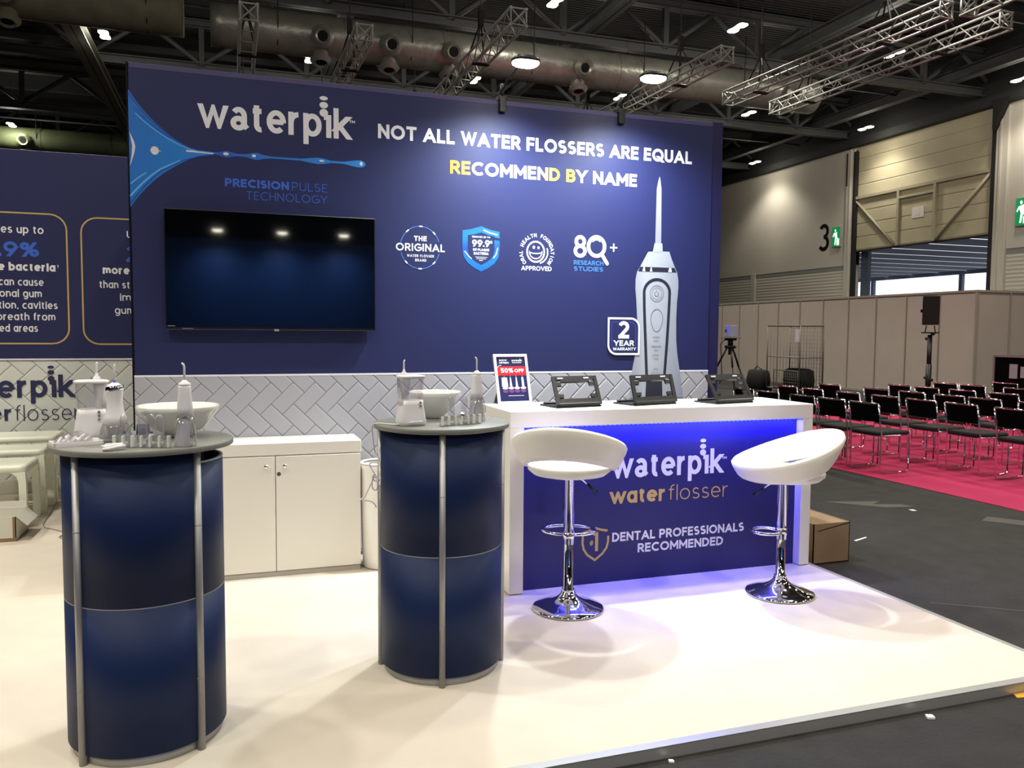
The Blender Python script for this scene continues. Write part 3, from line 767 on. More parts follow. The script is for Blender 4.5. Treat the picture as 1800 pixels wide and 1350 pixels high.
# scraps and tape marks on the hall floor
def scrap(label, pts, m=M_paper, name='paper_scrap', cat='scrap', h_=.002, grp=None):
    solo(name, MB().prism(pts, lambda a, b: (a, b, GZ + .0005), lambda a, b: (a, b, GZ + .0005 + h_)), m, label, cat, grp)
M_plas = mat('floor_film', (66, 64, 61), .5)
scrap('torn clear film lying on dark floor between box and pink carpet', [(4.98, 5.92), (5.35, 5.55), (5.62, 5.5), (5.58, 5.62), (5.35, 5.7), (5.5, 5.78), (5.2, 5.86)], M_plas, 'film_scrap')
scrap('second torn film piece on dark floor, nearer the pink carpet edge', [(5.72, 4.92), (5.9, 5.02), (6.12, 4.72), (5.92, 4.66)], M_plas, 'film_scrap')
scrap('tiny white paper scrap beside the torn film on the dark floor', [(5.47, 5.38), (5.51, 5.37), (5.52, 5.42), (5.48, 5.43)])
scrap('thin white strip on the dark floor beside the cardboard box', [(4.27, 4.70), (4.42, 4.76), (4.42, 4.775), (4.27, 4.72)])
scrap('small cream crumb on dark floor in front of the platform edge', [(2.555, 2.395), (2.58, 2.385), (2.59, 2.41), (2.565, 2.42)], M_paper, 'paper_scrap', 'scrap', .008)
scrap('small white fleck by the foot of the platform edge', [(1.425, 2.425), (1.443, 2.42), (1.445, 2.435), (1.43, 2.44)], M_paper, 'paper_scrap', 'scrap', .006)
scrap('yellow floor tape at the foot of the platform edge, by the right picture edge', [(3.06, 2.425), (3.4, 2.37), (3.4, 2.455), (3.075, 2.455)], mat('yellow_tape', (226, 168, 40), .5), 'floor_tape', 'tape')
scrap('scuffed grey line across the dark floor right of the platform', [(3.68, 3.47), (4.5, 2.90), (4.5, 2.915), (3.69, 3.485)], mat('scuff', (62, 60, 57), .8), 'floor_mark', 'mark', .0006)

# ================================================================== the exhibition stand
def platform():
    t = thing('exhibition_platform', 'low white-carpeted exhibition platform with metal edging', 'platform', (0, 5, GZ))
    MB().box(-4.4, 3.42, 2.51, 5.262, GZ, -.004).box(-4.4, -.575, 5.262, 8.155, GZ, -.004).build('deck', mat('deck_side', (70, 70, 76), .5), t, world=True)
    MB().box(-4.4, 3.435, 2.497, 5.262, -.004, -.0002).box(-4.4, -.575, 5.262, 8.155, -.004, -.0002).build('carpet_top', M_carpet, t, world=True)
    MB().box(-4.4, 3.466, 2.458, 2.497, -.004, 0).box(-4.4, 3.466, 2.458, 2.463, GZ, -.003).build('front_edge_trim', M_alu, t, world=True)
    MB().box(3.446, 3.466, 2.497, 8.155, -.004, 0).box(3.435, 3.446, 2.497, 5.26, -.004, 0).box(3.461, 3.466, 2.463, 8.155, GZ, -.003).build('side_edge_trim', M_alu, t, world=True)
platform()

GOLDR = ramp_mat('gold_white_print', [(0, (206, 138, 48)), (.08, (214, 158, 66)), (.135, (226, 196, 130)), (.18, (245, 242, 235)), (.43, (245, 242, 235)), (.49, (226, 190, 104)), (.55, (216, 168, 62)), (.64, (220, 174, 66)), (.67, (230, 205, 140)), (.71, (245, 242, 240)), (1, (245, 242, 240))], 'X', .45, 0, 1.37)
def main_wall():
    YW = 5.266
    t = thing('display_wall', 'tall navy display wall with white brand lettering and metro tile print behind the counter', 'exhibition wall', (1.4, YW, 0))
    def P(n, mb, m, label=None): return mb.build(n, m, t, label, world=True)
    P('wall_core', MB().box(-.552, 3.44, 5.30, 8.15, 0, 2.985), M_navyD)
    P('fabric_panel', MB().box(-.548, 3.355, YW, 5.30, 1.17, 2.995, .004), M_navy)
    P('left_edge_strip', MB().box(-.558, -.549, YW, 8.1, 0, 2.995), M_black)
    P('end_post', MB().box(3.356, 3.443, YW + .008, 8.15, 0, 3.0), M_navyD)
    P('top_seam', MB().box(-.54, 3.35, YW - .0015, YW, 2.965, 2.992), mat('seam_violet', (74, 68, 112), .6))
    P('tile_backing', MB().box(-.548, 3.355, YW, 5.30, 0.0, 1.17), M_grout)
    m_ = MB(); herring(m_, -.548, 3.355, .02, 1.178, .0955, -.046 - .0955 * 3 * math.sqrt(.5), 1.131 - .0955 * 3 * math.sqrt(.5), YW)
    P('tile_print', m_, M_tile)
    P('tile_top_line', MB().box(-.548, 3.355, YW - .004, YW, 1.172, 1.183), M_white)
    y1 = YW - .0015
    # brand name
    m_ = MB(); logo(m_, -.17, .722, 2.655, .187, .0315, y1, [(.56, 2.895, .025, .013), (.56, 2.853, .026, .020), (.56, 2.806, .026, .024)])
    # tm
    text(m_, 'TM', .716, .752, 2.758, .017, .004, y1)
    P('brand_lettering', m_, M_white, 'white brand name lettering with three dots over the i')
    # water jet
    top = [(-.548, 2.84), (-.512, 2.785), (-.476, 2.736), (-.43, 2.685), (-.381, 2.638), (-.325, 2.592), (-.269, 2.556), (-.22, 2.532), (-.17, 2.519), (-.085, 2.5115)]
    bot = [(-.085, 2.501), (-.17, 2.484), (-.22, 2.465), (-.256, 2.446), (-.31, 2.412), (-.364, 2.374), (-.42, 2.325), (-.471, 2.270), (-.51, 2.22), (-.548, 2.165)]
    jet = MB(); tp = top; bt = bot[::-1]
    for i in range(len(tp) - 1): jet.poly_xz([bt[i], bt[i + 1], tp[i + 1], tp[i]], y1)
    st = [(-.085, .005), (-.05, .012), (-.014, .021), (.03, .010), (.06, .007), (.10, .009), (.14, .020), (.165, .021), (.20, .011), (.24, .006), (.42, .006), (.46, .012), (.52, .020), (.56, .016), (.60, .007), (.67, .006), (.71, .012), (.76, .021), (.79, .022), (.81, .014), (.818, .001)]
    for (a, ha), (b, hb) in zip(st, st[1:]): jet.poly_xz([(a, 2.509 - ha), (b, 2.509 - hb), (b, 2.509 + hb), (a, 2.509 + ha)], y1)
    P('water_jet_print', jet, ramp_mat('jet_blue', [(0, (38, 112, 200)), (.15, (30, 120, 205)), (.3, (40, 130, 215)), (.36, (44, 88, 190)), (.5, (44, 110, 205)), (1, (50, 140, 225))], 'X', .45, -1.95, -.58), 'bright blue jet of water print thinning into drops')
    hl = MB(); y2 = y1 - .001
    def mix(f): return [(a[0], a[1] * (1 - f) + b[1] * f) for a, b in zip(tp, bt)]
    outline(hl, mix(.03), .007, y2, False); outline(hl, mix(.97), .007, y2, False); outline(hl, mix(.09)[1:6], .005, y2, False)
    P('jet_rim', hl, mat('jet_deep', (30, 76, 178), .5))
    hl = MB()
    outline(hl, mix(.14)[1:], .006, y2, False); outline(hl, [(p[0], p[1] - .004) for p in mix(.90)[:7]], .010, y2, False); outline(hl, [(-.545, 2.30), (-.50, 2.34), (-.46, 2.37)], .008, y2, False)
    P('jet_streak', hl, mat('jet_pale', (96, 176, 240), .5))
    hl = MB()
    hl.poly_xz(ell(-.412, 2.50, .022, .024), y2); hl.poly_xz([(-.44, 2.50), (-.412, 2.492), (-.375, 2.50), (-.412, 2.508)], y2 - .0005)
    hl.poly_xz([(-.546, 2.60), (-.522, 2.545), (-.515, 2.515), (-.522, 2.475), (-.546, 2.40), (-.535, 2.47), (-.532, 2.52)], y2)
    hl.poly_xz([(-.24, 2.507), (-.09, 2.5035), (-.09, 2.509), (-.24, 2.517)], y2)
    for cx, rx_, rz_ in ((-.018, .016, .009), (.142, .012, .008), (.545, .016, .006), (.79, .010, .012)): hl.poly_xz(ell(cx, 2.511, rx_, rz_, 16), y2)
    P('jet_glint', hl, mat('jet_white', (226, 222, 226), .5))
    # precision pulse technology
    m_ = MB(); text(m_, 'PRECISION', -.027, .346, 2.318, .05, .0125, y1, .12); text(m_, 'PULSE', .364, .577, 2.318, .05, .0045, y1, .2)
    text(m_, 'TECHNOLOGY', .095, .577, 2.247, .05, .0045, y1, .2)
    P('tagline_lettering', m_, M_blueink, 'blue tagline lettering under the water jet')
    m_ = MB(); text(m_, 'NOT ALL WATER FLOSSERS ARE EQUAL', .897, 3.181, 2.680, .090, .0195, y1, .12)
    P('headline_lettering', m_, M_white, 'white capital headline lettering')
    m_ = MB(); text(m_, 'RECOMMEND BY NAME', 1.370, 2.738, 2.490, .088, .0195, y1, .12)
    o = P('headline_second_line', m_, M_white, 'white capital lettering with gold parts')
    o.data.materials.clear(); o.data.materials.append(GOLDR)
    for v in o.data.vertices: v.co.x -= (1.37 - 1.4)
    o.location.x += (1.37 - 1.4)
    # badge: the original
    m_ = MB()
    for a0, a1 in ((18, 172), (195, 345)): outline(m_, arc(1.17, 2.0, .131, .137, a0, a1, 30), .0045, y1, False)
    P('ring_print', m_, M_lblue)
    m_ = MB()
    for a in (45, 88, 130, 225, 270, 315): outline(m_, arc(1.17, 2.0, .131, .137, a - 5, a + 5, 4), .009, y2, False)
    text(m_, 'THE', 1.129, 1.214, 2.042, .033, .008, y1, .16); text(m_, 'ORIGINAL', 1.010, 1.336, 1.976, .050, .0095, y1, .16)
    text(m_, 'WATER FLOSSER', 1.083, 1.262, 1.938, .017, .0032, y1, .25); text(m_, 'BRAND', 1.137, 1.211, 1.910, .017, .0032, y1, .25)
    P('original_badge_lettering', m_, M_white)
    # shield badge
    so = [(1.585, 2.158), (1.655, 2.136), (1.714, 2.126), (1.715, 2.0), (1.706, 1.955), (1.68, 1.915), (1.64, 1.885), (1.585, 1.857), (1.53, 1.885), (1.49, 1.915), (1.464, 1.955), (1.455, 2.0), (1.456, 2.126), (1.515, 2.136)]
    si = [(1.585 + (a - 1.585) * .72, 2.012 + (b - 2.012) * .72) for a, b in so]
    m_ = MB()
    for i in range(len(so)):
        j = (i + 1) % len(so); m_.poly_xz([so[i], si[i], si[j], so[j]], y1)
    P('shield_print', m_, ramp_mat('shield_blue', [(0, (28, 98, 190)), (.35, (26, 112, 196)), (.5, (32, 78, 172)), (.75, (34, 118, 200)), (1, (40, 110, 190))], 'Z', .45, 1.85, 2.16), 'bright blue shield print')
    m_ = MB().poly_xz([(1.675, 2.088), (1.716, 2.084), (1.716, 2.068), (1.678, 2.072)], y2)
    P('shield_gap', m_, M_navy)
    m_ = MB(); text(m_, '99.9', 1.522, 1.646, 2.022, .046, .0105, y1, .1); text(m_, '%', 1.648, 1.664, 2.046, .018, .004, y1)
    text(m_, 'REMOVES UP TO', 1.522, 1.648, 2.081, .011, .0026, y1, .2); text(m_, 'OF PLAQUE', 1.528, 1.641, 1.994, .016, .0044, y1, .12); text(m_, 'BACTERIA', 1.534, 1.637, 1.969, .017, .0048, y1, .12)
    for k, (a, b) in enumerate(((1.545, 1.63), (1.552, 1.62), (1.572, 1.598))): outline(m_, [(a, 1.953 - k * .011), (b, 1.953 - k * .011)], .003, y1, False)
    outline(m_, [(1.60, 2.135), (1.64, 2.118), (1.70, 2.105)], .008, y2, False); outline(m_, [(1.47, 1.99), (1.50, 1.955), (1.52, 1.94)], .006, y2, False); outline(m_, [(1.702, 2.02), (1.69, 1.975), (1.672, 1.95)], .006, y2, False)
    P('shield_lettering', m_, M_white)
    # smiling approval badge
    m_ = MB(); cx, cz = 1.983, 2.004
    s_ = 'ORAL HEALTH FOUNDATION'; a = 218; step = 256 / (len(s_) - 1)
    for ch in s_:
        if ch != ' ':
            pl, wd = glyph(ch, .026, .0048, .8); an = math.radians(a - 90)
            for p, o in pl:
                q = [(u - wd / 2, v + .102) for u, v in p]
                m_.poly_xz([(cx + u * math.cos(an) - v * math.sin(an), cz - .003 + u * math.sin(an) + v * math.cos(an)) for u, v in q], y1 + o)
        a -= step
    text(m_, 'APPROVED', 1.871, 2.093, 1.876, .030, .0055, y1, .12)
    outline(m_, ell(cx - .008, cz, .063, .069), .011, y1); outline(m_, arc(cx + .004, cz - .002, .076, .077, -75, 22, 16), .009, y1, False)
    sm = arc(cx - .008, cz, .046, .047, 180, 360, 14); sm2 = arc(cx - .008, cz, .046, .012, 360, 180, 14)
    outline(m_, sm + sm2[1:-1], .007, y1)
    m_.poly_xz(ell(cx - .022, cz + .030, .009, .011, 14), y1); m_.poly_xz(ell(cx + .012, cz + .028, .008, .010, 14), y1)
    P('approval_badge_print', m_, M_white)
    # 80+ research studies
    m_ = MB(); text(m_, '8', 2.256, 2.356, 1.976, .156, .026, y1)
    outline(m_, ell(2.431, 2.058, .062, .066), .026, y1); outline(m_, [(2.476, 2.0), (2.512, 1.945)], .026, y1, False); m_.poly_xz(ell(2.514, 1.942, .013, .013, 14), y2)
    outline(m_, arc(2.431, 2.06, .040, .044, 45, 140, 8), .007, y1, False)
    outline(m_, [(2.535, 2.055), (2.592, 2.056)], .010, y1, False); outline(m_, [(2.564, 2.027), (2.564, 2.084)], .010, y1, False)
    P('eighty_badge_print', m_, M_white)
    m_ = MB(); text(m_, 'RESEARCH', 2.259, 2.485, 1.927, .030, .0055, y1, .14); text(m_, 'STUDIES', 2.259, 2.484, 1.884, .030, .0055, y1, .14)
    P('research_lettering', m_, M_lblue)
    # printed picture of a flosser
    L = [(2.873, 2.040), (2.835, 2.036), (2.805, 1.985), (2.776, 1.934), (2.750, 1.893), (2.738, 1.84), (2.737, 1.771), (2.745, 1.70), (2.748, 1.663), (2.756, 1.55), (2.757, 1.409), (2.745, 1.30), (2.723, 1.191), (2.706, .984)]
    Rr = [(2.951, 2.043), (3.007, 2.043), (3.028, 1.99), (3.050, 1.943), (3.075, 1.895), (3.086, 1.84), (3.088, 1.790), (3.083, 1.72), (3.078, 1.669), (3.075, 1.55), (3.078, 1.410), (3.088, 1.31), (3.108, 1.20), (3.143, .984)]
    m_ = MB(); yf = YW - .0065
    for (a, b), (c, d) in zip(zip(L, Rr), zip(L[1:], Rr[1:])): m_.poly_xz([c, d, b, a], yf)
    m_.poly_xz([(2.885, 2.10), (2.871, 2.035), (2.953, 2.038), (2.948, 2.10)], yf - .001)
    P('printed_flosser_body', m_, ramp_mat('flosser_print', [(0, (146, 150, 162)), (.25, (172, 175, 184)), (.6, (164, 168, 178)), (.85, (150, 155, 170)), (1, (140, 145, 162))], 'X', .45, 1.31, 1.74), 'large printed picture of a white handheld flosser')
    m_ = MB().poly_xz([(2.893, 2.10), (2.941, 2.10), (2.936, 2.487), (2.926, 2.55), (2.919, 2.577), (2.910, 2.55), (2.897, 2.487)], YW - .003)
    P('printed_nozzle', m_, mat('nozzle_print', (150, 150, 172), .45))
    m_ = MB().poly_xz([(2.772, 1.928), (2.757, 1.895), (3.070, 1.895), (3.052, 1.928)], yf - .001)
    fa = [(2.84, 1.14), (2.825, 1.40), (2.812, 1.62), (2.808, 1.745)] + arc(2.912, 1.745, .104, .095, 180, 0, 16)[1:] + [(3.012, 1.62), (3.002, 1.40), (2.985, 1.14)]
    outline(m_, fa, .022, yf - .001, False)
    m_.poly_xz([(2.832, .99), (2.972, .99), (2.966, 1.13), (2.838, 1.13)], yf - .001)
    P('printed_dark_band', m_, mat('print_charcoal', (44, 46, 60), .3))
    m_ = MB()
    for a, b in ((2.79, 2.815), (2.85, 2.87), (3.0, 3.03)): m_.poly_xz([(a, 1.897), (b, 1.897), (b - .006, 1.926), (a + .008, 1.926)], yf - .002)
    P('printed_band_glint', m_, M_white)
    m_ = MB(); outline(m_, ell(2.910, 1.740, .055, .058), .004, yf - .002)
    outline(m_, ell(2.910, 1.740, .040, .043), .003, yf - .002); outline(m_, arc(2.908, 1.738, .016, .018, 130, 410, 14), .005, yf - .002, False); outline(m_, [(2.908, 1.745), (2.908, 1.765)], .005, yf - .002, False)
    dr = [(2.914 + .049 * math.sin(q) * (1 if math.cos(q) > 0 else .82 + .18 * (1 + math.cos(q))), 1.556 + (.072 * math.cos(q) if math.cos(q) > 0 else .092 * math.cos(q))) for q in [2 * PI * i / 28 for i in range(28)]]
    outline(m_, dr[::-1], .005, yf - .002)
    text(m_, 'HIGH', 2.886, 2.940, 1.418, .012, .0025, yf - .002, .2); text(m_, 'MEDIUM', 2.873, 2.952, 1.351, .013, .003, yf - .002, .2); text(m_, 'LOW', 2.886, 2.934, 1.290, .012, .0025, yf - .002, .2)
    for zz in (1.398, 1.331, 1.270, 1.195): outline(m_, [(2.892, zz), (2.932, zz)], .004, yf - .002, False)
    outline(m_, rrect(2.880, 2.940, 1.150, 1.168, .008), .003, yf - .002)
    P('printed_buttons', m_, mat('print_grey', (120, 124, 140), .5))
    # warranty badge
    bo = rrect(2.522, 2.778, 1.296, 1.564, .07, (1, 0, 1, 0))
    P('warranty_badge', MB().poly_xz(bo, yf - .003), M_navy, 'navy two year warranty badge')
    m_ = MB(); outline(m_, rrect(2.529, 2.771, 1.303, 1.557, .065, (1, 0, 1, 0)), .014, yf - .004)
    text(m_, '2', 2.604, 2.692, 1.414, .124, .026, yf - .004); text(m_, 'YEAR', 2.572, 2.731, 1.361, .040, .0095, yf - .004, .1); text(m_, 'WARRANTY', 2.565, 2.748, 1.329, .021, .0052, yf - .004, .1)
    P('warranty_lettering', m_, M_white)
    m_ = MB(); outline(m_, [(2.555, 1.36), (2.553, 1.53), (2.70, 1.53)] + arc(2.70, 1.485, .045, .045, 90, 0, 6) + [(2.745, 1.36)], .004, yf - .0035, False)
    P('warranty_inner_line', m_, mat('badge_blue_line', (60, 72, 160), .5))
main_wall()

def left_wall():
    YW = 8.18; a_ = .1335
    t = thing('display_wall', 'navy display wall set back on the left with gold boxes and pale tile print', 'exhibition wall', (-2.4, YW, 0))
    def P(n, mb, m, label=None): return mb.build(n, m, t, label, world=True)
    P('wall_core', MB().box(-4.4, -.573, YW + .001, YW + .12, 0, 3.0), M_navyD)
    P('fabric_panel', MB().box(-4.4, -.573, YW - .02, YW, 1.17, 3.0, .004), M_navy)
    P('skirting', MB().box(-4.4, -.573, YW - .02, YW, 0, .12), M_lam)
    P('tile_backing', MB().box(-4.4, -.573, YW - .012, YW, .12, 1.17), M_grout)
    # pattern seen mirrored against the main wall
    m_ = MB(); herring(m_, -4.4, -.573, .12, 1.182, a_, -1.827 - a_ * 3 * math.sqrt(.5), 1.135 - a_ * 3 * math.sqrt(.5), YW - .012)
    P('tile_print', m_, M_tileL)
    P('tile_top_line', MB().box(-4.4, -.573, YW - .021, YW - .012, 1.176, 1.19), M_white)
    y1 = YW - .0215; y2 = YW - .0195
    m_ = MB(); outline(m_, rrect(-2.45, -1.37, 1.322, 2.457, .135), .013, y1); outline(m_, rrect(-1.255, -.60, 1.318, 2.444, .135), .013, y1)
    P('gold_box_outline', m_, M_goldink, 'thin gold rounded box outlines')
    m_ = MB()
    text(m_, 'ves up to', -1.925, -1.549, 2.281, .072, .0110, y1, .13)
    text(m_, 'e bacteria', -1.905, -1.465, 1.957, .073, .0165, y1, .10); text(m_, '1', -1.452, -1.441, 1.992, .025, .005, y1)
    text(m_, 'can cause', -1.905, -1.560, 1.828, .068, .0100, y1, .13); text(m_, 'onal gum', -1.902, -1.577, 1.728, .068, .0100, y1, .13)
    text(m_, 'tion, cavities', -1.912, -1.456, 1.627, .068, .0100, y1, .13); text(m_, 'breath from', -1.925, -1.476, 1.526, .068, .0100, y1, .13); text(m_, 'ed areas', -1.910, -1.615, 1.425, .068, .0100, y1, .13)
    text(m_, 'U', -.886, -.835, 2.277, .062, .0105, y1); text(m_, 'more', -1.089, -.868, 1.950, .073, .0165, y1, .10)
    text(m_, 'than st', -1.12, -.868, 1.823, .068, .0100, y1, .13); text(m_, 'im', -.953, -.862, 1.711, .068, .0100, y1, .13); text(m_, 'gum', -.998, -.835, 1.593, .068, .0100, y1, .13)
    P('box_lettering', m_, M_white)
    m_ = MB(); text(m_, '.9%', -1.905, -1.588, 2.078, .130, .028, y1, .12); text(m_, '2', -.897, -.80, 2.062, .140, .028, y1)
    P('percent_lettering', m_, M_blueink, 'large blue figure lettering')
    m_ = MB(); s = 1.27
    logo(m_, -2.405, -1.347, .845, .203, .037, y2 - .0, [(-1.525, 1.114, .026, .013), (-1.525, 1.067, .027, .020), (-1.525, 1.012, .027, .025)])
    P('brand_lettering', m_, M_navyink, 'navy brand name lettering on the tile print')
    m_ = MB(); text(m_, 'wate', -2.30, -1.915, .645, .135, .026, y2, .1); text(m_, 'r', -1.895, -1.83, .645, .135, .026, y2, .1); text(m_, 'flosser', -1.812, -1.300, .640, .142, .009, y2, .17)
    P('product_lettering', m_, M_navyink)
left_wall()

# arm lamps clipped to the top of the walls
def arm_lamp(label, x_, y_, flip=1, first=[None]):
    if first[0] is None:
        t = thing('arm_spotlight', label, 'spotlight', (x_, y_, 2.99), 0, 'arm spotlights on the display walls')
        MB().box(-.022, .022, -.035, .05, -.075, .02, .004).box(-.03, .03, -.03, .04, .0, .03, .004).cyl((0, -.01, .02), (0, -.01, .11), .014, 8).build('clamp', M_blk, t)
        MB().tube([(0, 0, .06), (0, -.12, .10), (0, -.42, .135)], .008, 8).build('arm', M_blk, t)
        MB().loft([sup(z, hx, hy, 0, -.47, 3) for z, hx, hy in ((.108, .088, .068), (.125, .088, .068), (.142, .07, .05))]).build('lamp_head', M_blk, t)
        MB().loft([sup(z, hx, hy, 0, -.47, 2.6) for z, hx, hy in ((.086, .04, .03), (.09, .066, .05), (.098, .080, .061), (.108, .084, .064))]).build('lens', M_lensW, t)
        t.rotation_euler = (0, 0, 0); first[0] = t
    else: t = dup(first[0], (x_, y_, 2.99), 0 if flip > 0 else PI, label)
    lamp('arm_spotlight_light', 'SPOT', (x_, y_ - flip * .47, 3.065), ARM_W, (.84, .93, 1), None, spot_size=math.radians(150), spot_blend=1.0, shadow_soft_size=.05, rot=(0, 0, 0))
    return t
arm_lamp('black arm spotlight glowing on top of the display wall, above the headline word water', 1.722, 5.266)
arm_lamp('black arm spotlight glowing on top of the display wall, nearer its far end', 2.60, 5.266)

# facing stand behind the viewer (mirrored in the television)
def facing_wall():
    t = thing('display_wall', 'plain blue display wall opposite, mirrored faintly in the television', 'exhibition wall', (.8, -4.5, GZ))
    MB().box(-3.2, 4.4, -4.62, -4.5, GZ, 3.0).build('fabric_panel', mat('facing_blue', (10, 62, 130), .6), t, world=True)
    for i, xx in enumerate((-.2, .83, 1.86)):
        arm_lamp(['left', 'middle', 'right'][i] + ' of three arm spotlights on the opposite wall, mirrored in the television', xx, -4.5, -1)
facing_wall()

def television():
    t = thing('television', 'large black flat television hung on the navy display wall', 'television', (.25, 5.2, 1.81))
    x0, x1, z0, z1 = -.366, .866, 1.455, 2.163
    MB().box(x0, x1, 5.2, 5.245, z0, z1, .004).build('casing', M_blk, t, world=True)
    MB().box(x0 + .006, x1 - .006, 5.1975, 5.2005, z0 + .018, z1 - .006).build('screen', M_screen, t, world=True)
    MB().box(x0 + .2, x1 - .2, 5.24, 5.268, z0 + .15, z1 - .15).build('wall_mount', M_blk, t, world=True)
    MB().box(.245, .275, 5.195, 5.2, z0 - .006, z0 + .006, .002).box(x0 + .09, x0 + .15, 5.197, 5.2, z0 + .006, z0 + .009).box(x0 + .01, x0 + .05, 5.1965, 5.1975, z0 + .02, z0 + .024).build('logo_bump', M_plg, t, world=True)
television()

def cabinet():
    x0, x1, y0, y1, H = -.40, .730, 4.936, 5.258, .795
    t = thing('storage_cabinet', 'low white two-door cabinet against the tiled wall', 'cabinet', (.16, 5.1, 0))
    MB().box(x0, x1, y0 + .012, y1, .03, .722).build('body', M_lam, t, world=True)
    MB().box(x0, x1 + .004, y0, y1, .722, H, .003).build('top', M_lam, t, world=True)
    MB().box(x0, x1 - .006, y0 + .004, y1, 0, .028).build('plinth', mat('plinth_grey', (176, 170, 160), .5), t, world=True)
    for a, b, kx in ((x0 + .002, .2285, .178), (.2335, x1 - .002, .283)):
        d = MB().box(a, b, y0 - .004, y0 + .012, .032, .716, .002).build('door', M_lam, t, world=True)
        k = MB().cyl((kx, y0 - .004, .660), (kx, y0 - .018, .660), .006, 10).lathe([(0, .0), (.012, .002), (.014, .008), (.010, .014), (0, .015)], 14).build('knob', M_chrome, d)
        me = k.data
        for v in me.vertices:
            if v.co.y > -1 and abs(v.co.x) < .05:      # lathed knob head, laid on its side
                vx, vy, vz = v.co; v.co = (kx + vx, y0 - .018 - vz, .660 + vy)
            v.co.x -= t.location.x; v.co.y -= t.location.y
        if kx > .25: MB().cyl((.250, y0 - .003, .612), (.250, y0 - .009, .612), .012, 14).build('lock', M_chrome, d, world=False).location = (-t.location.x, -t.location.y, 0)
cabinet()

def waste_bin():
    t = thing('waste_bin', 'white rounded waste bin between the cabinet and the blue plinth', 'bin', (.865, 4.98, 0))
    pr = [(0, 0), (.105, 0), (.118, .012), (.128, .30), (.132, .60), (.134, .635), (.128, .642), (.118, .636), (.115, .60), (.10, .03), (0, .03)]
    MB().lathe(pr, 32).build('body', M_plw2, t)
    MB().lathe([(.126, .640), (.134, .646), (.128, .654), (.112, .648)], 32).build('rim', M_plw, t)
waste_bin()

# ------------------------------------------------------------------ branded counter
def counter():
    x0, x1, y0, y1, H = 1.428, 3.428, 4.178, 4.719, 1.021
    t = thing('branded_counter', 'white bar counter with navy branded front and blue light strip', 'counter', (2.43, 4.45, 0))
    def P(n, mb, m, label=None, par=None): return mb.build(n, m, par or t, label, world=True)
    P('top', MB().box(x0, x1, y0, y1, .931, H, .003), M_lam)
    P('side_panel', MB().box(x0, x0 + .082, y0 + .001, y1, .004, .931, .002), M_lam); P('side_panel', MB().box(x1 - .073, x1, y0 + .001, y1, .004, .931, .002), M_lam)
    P('base_strip', MB().box(x0 + .004, x0 + .078, y0 + .006, y1 - .01, 0, .004).box(x1 - .068, x1 - .004, y0 + .006, y1 - .01, 0, .004), M_black)
    P('cam_fitting', MB().cyl((x0, 4.50, .955), (x0 - .001, 4.50, .955), .006, 8), M_rubber)
    xa, xb = x0 + .082, x1 - .073; yp = y0 + .062
    P('front_panel', MB().box(xa, xb, yp, yp + .02, .0, .931), M_navyC, 'navy printed front panel')
    led = MB(); n = 62
    for k in range(n): led.box(xa + .02 + (xb - xa - .03) * k / n, xa + .02 + (xb - xa - .03) * k / n + .014, y0 + .006, y0 + .012, .9265, .9305)
    P('light_strip', led, mat('led_blue', (20, 36, 255), .5, emit=14))
    y = yp - .0015
    m_ = MB(); logo(m_, 2.072, 2.818, .608, .152, .0265, y, [(2.680, .810, .020, .011), (2.680, .775, .021, .015), (2.680, .738, .021, .019)]); text(m_, 'TM', 2.815, 2.847, .692, .015, .0035, y)
    P('brand_lettering', m_, M_white); m_ = MB()
    text(m_, 'DENTAL PROFESSIONALS', 2.082, 2.983, .236, .054, .0115, y, .12); text(m_, 'RECOMMENDED', 2.250, 2.835, .160, .054, .0115, y, .12)
    P('slogan_lettering', m_, M_white)
    m_ = MB(); text(m_, 'wate', 2.064, 2.375, .459, .095, .020, y, .08); text(m_, 'r', 2.383, 2.433, .459, .095, .020, y, .08); text(m_, 'flosser', 2.452, 2.862, .459, .095, .007, y, .16)
    P('product_lettering', m_, M_goldink, 'gold product lettering'); m_ = MB()
    sh = [(2.052, .306), (2.018, .312), (1.976, .325), (1.934, .312), (1.896, .302), (1.894, .24), (1.902, .205), (1.925, .172), (1.973, .138), (2.020, .172), (2.046, .205), (2.056, .24), (2.057, .275)]
    outline(m_, sh, .013, y, False)
    outline(m_, [(1.983, .301), (1.983, .190)], .019, y, False); outline(m_, [(1.985, .298), (1.962, .285)], .012, y, False); text(m_, '#', 1.937, 1.963, .225, .030, .005, y)
    P('shield_emblem', m_, M_goldink, 'gold number one shield')
    lamp('light_strip_glow', 'AREA', ((xa + xb) / 2, y0 + .03, .922), LED_W, (.05, .05, 1.0), None, shape='RECTANGLE', size=xb - xa - .04, size_y=.02)
counter()

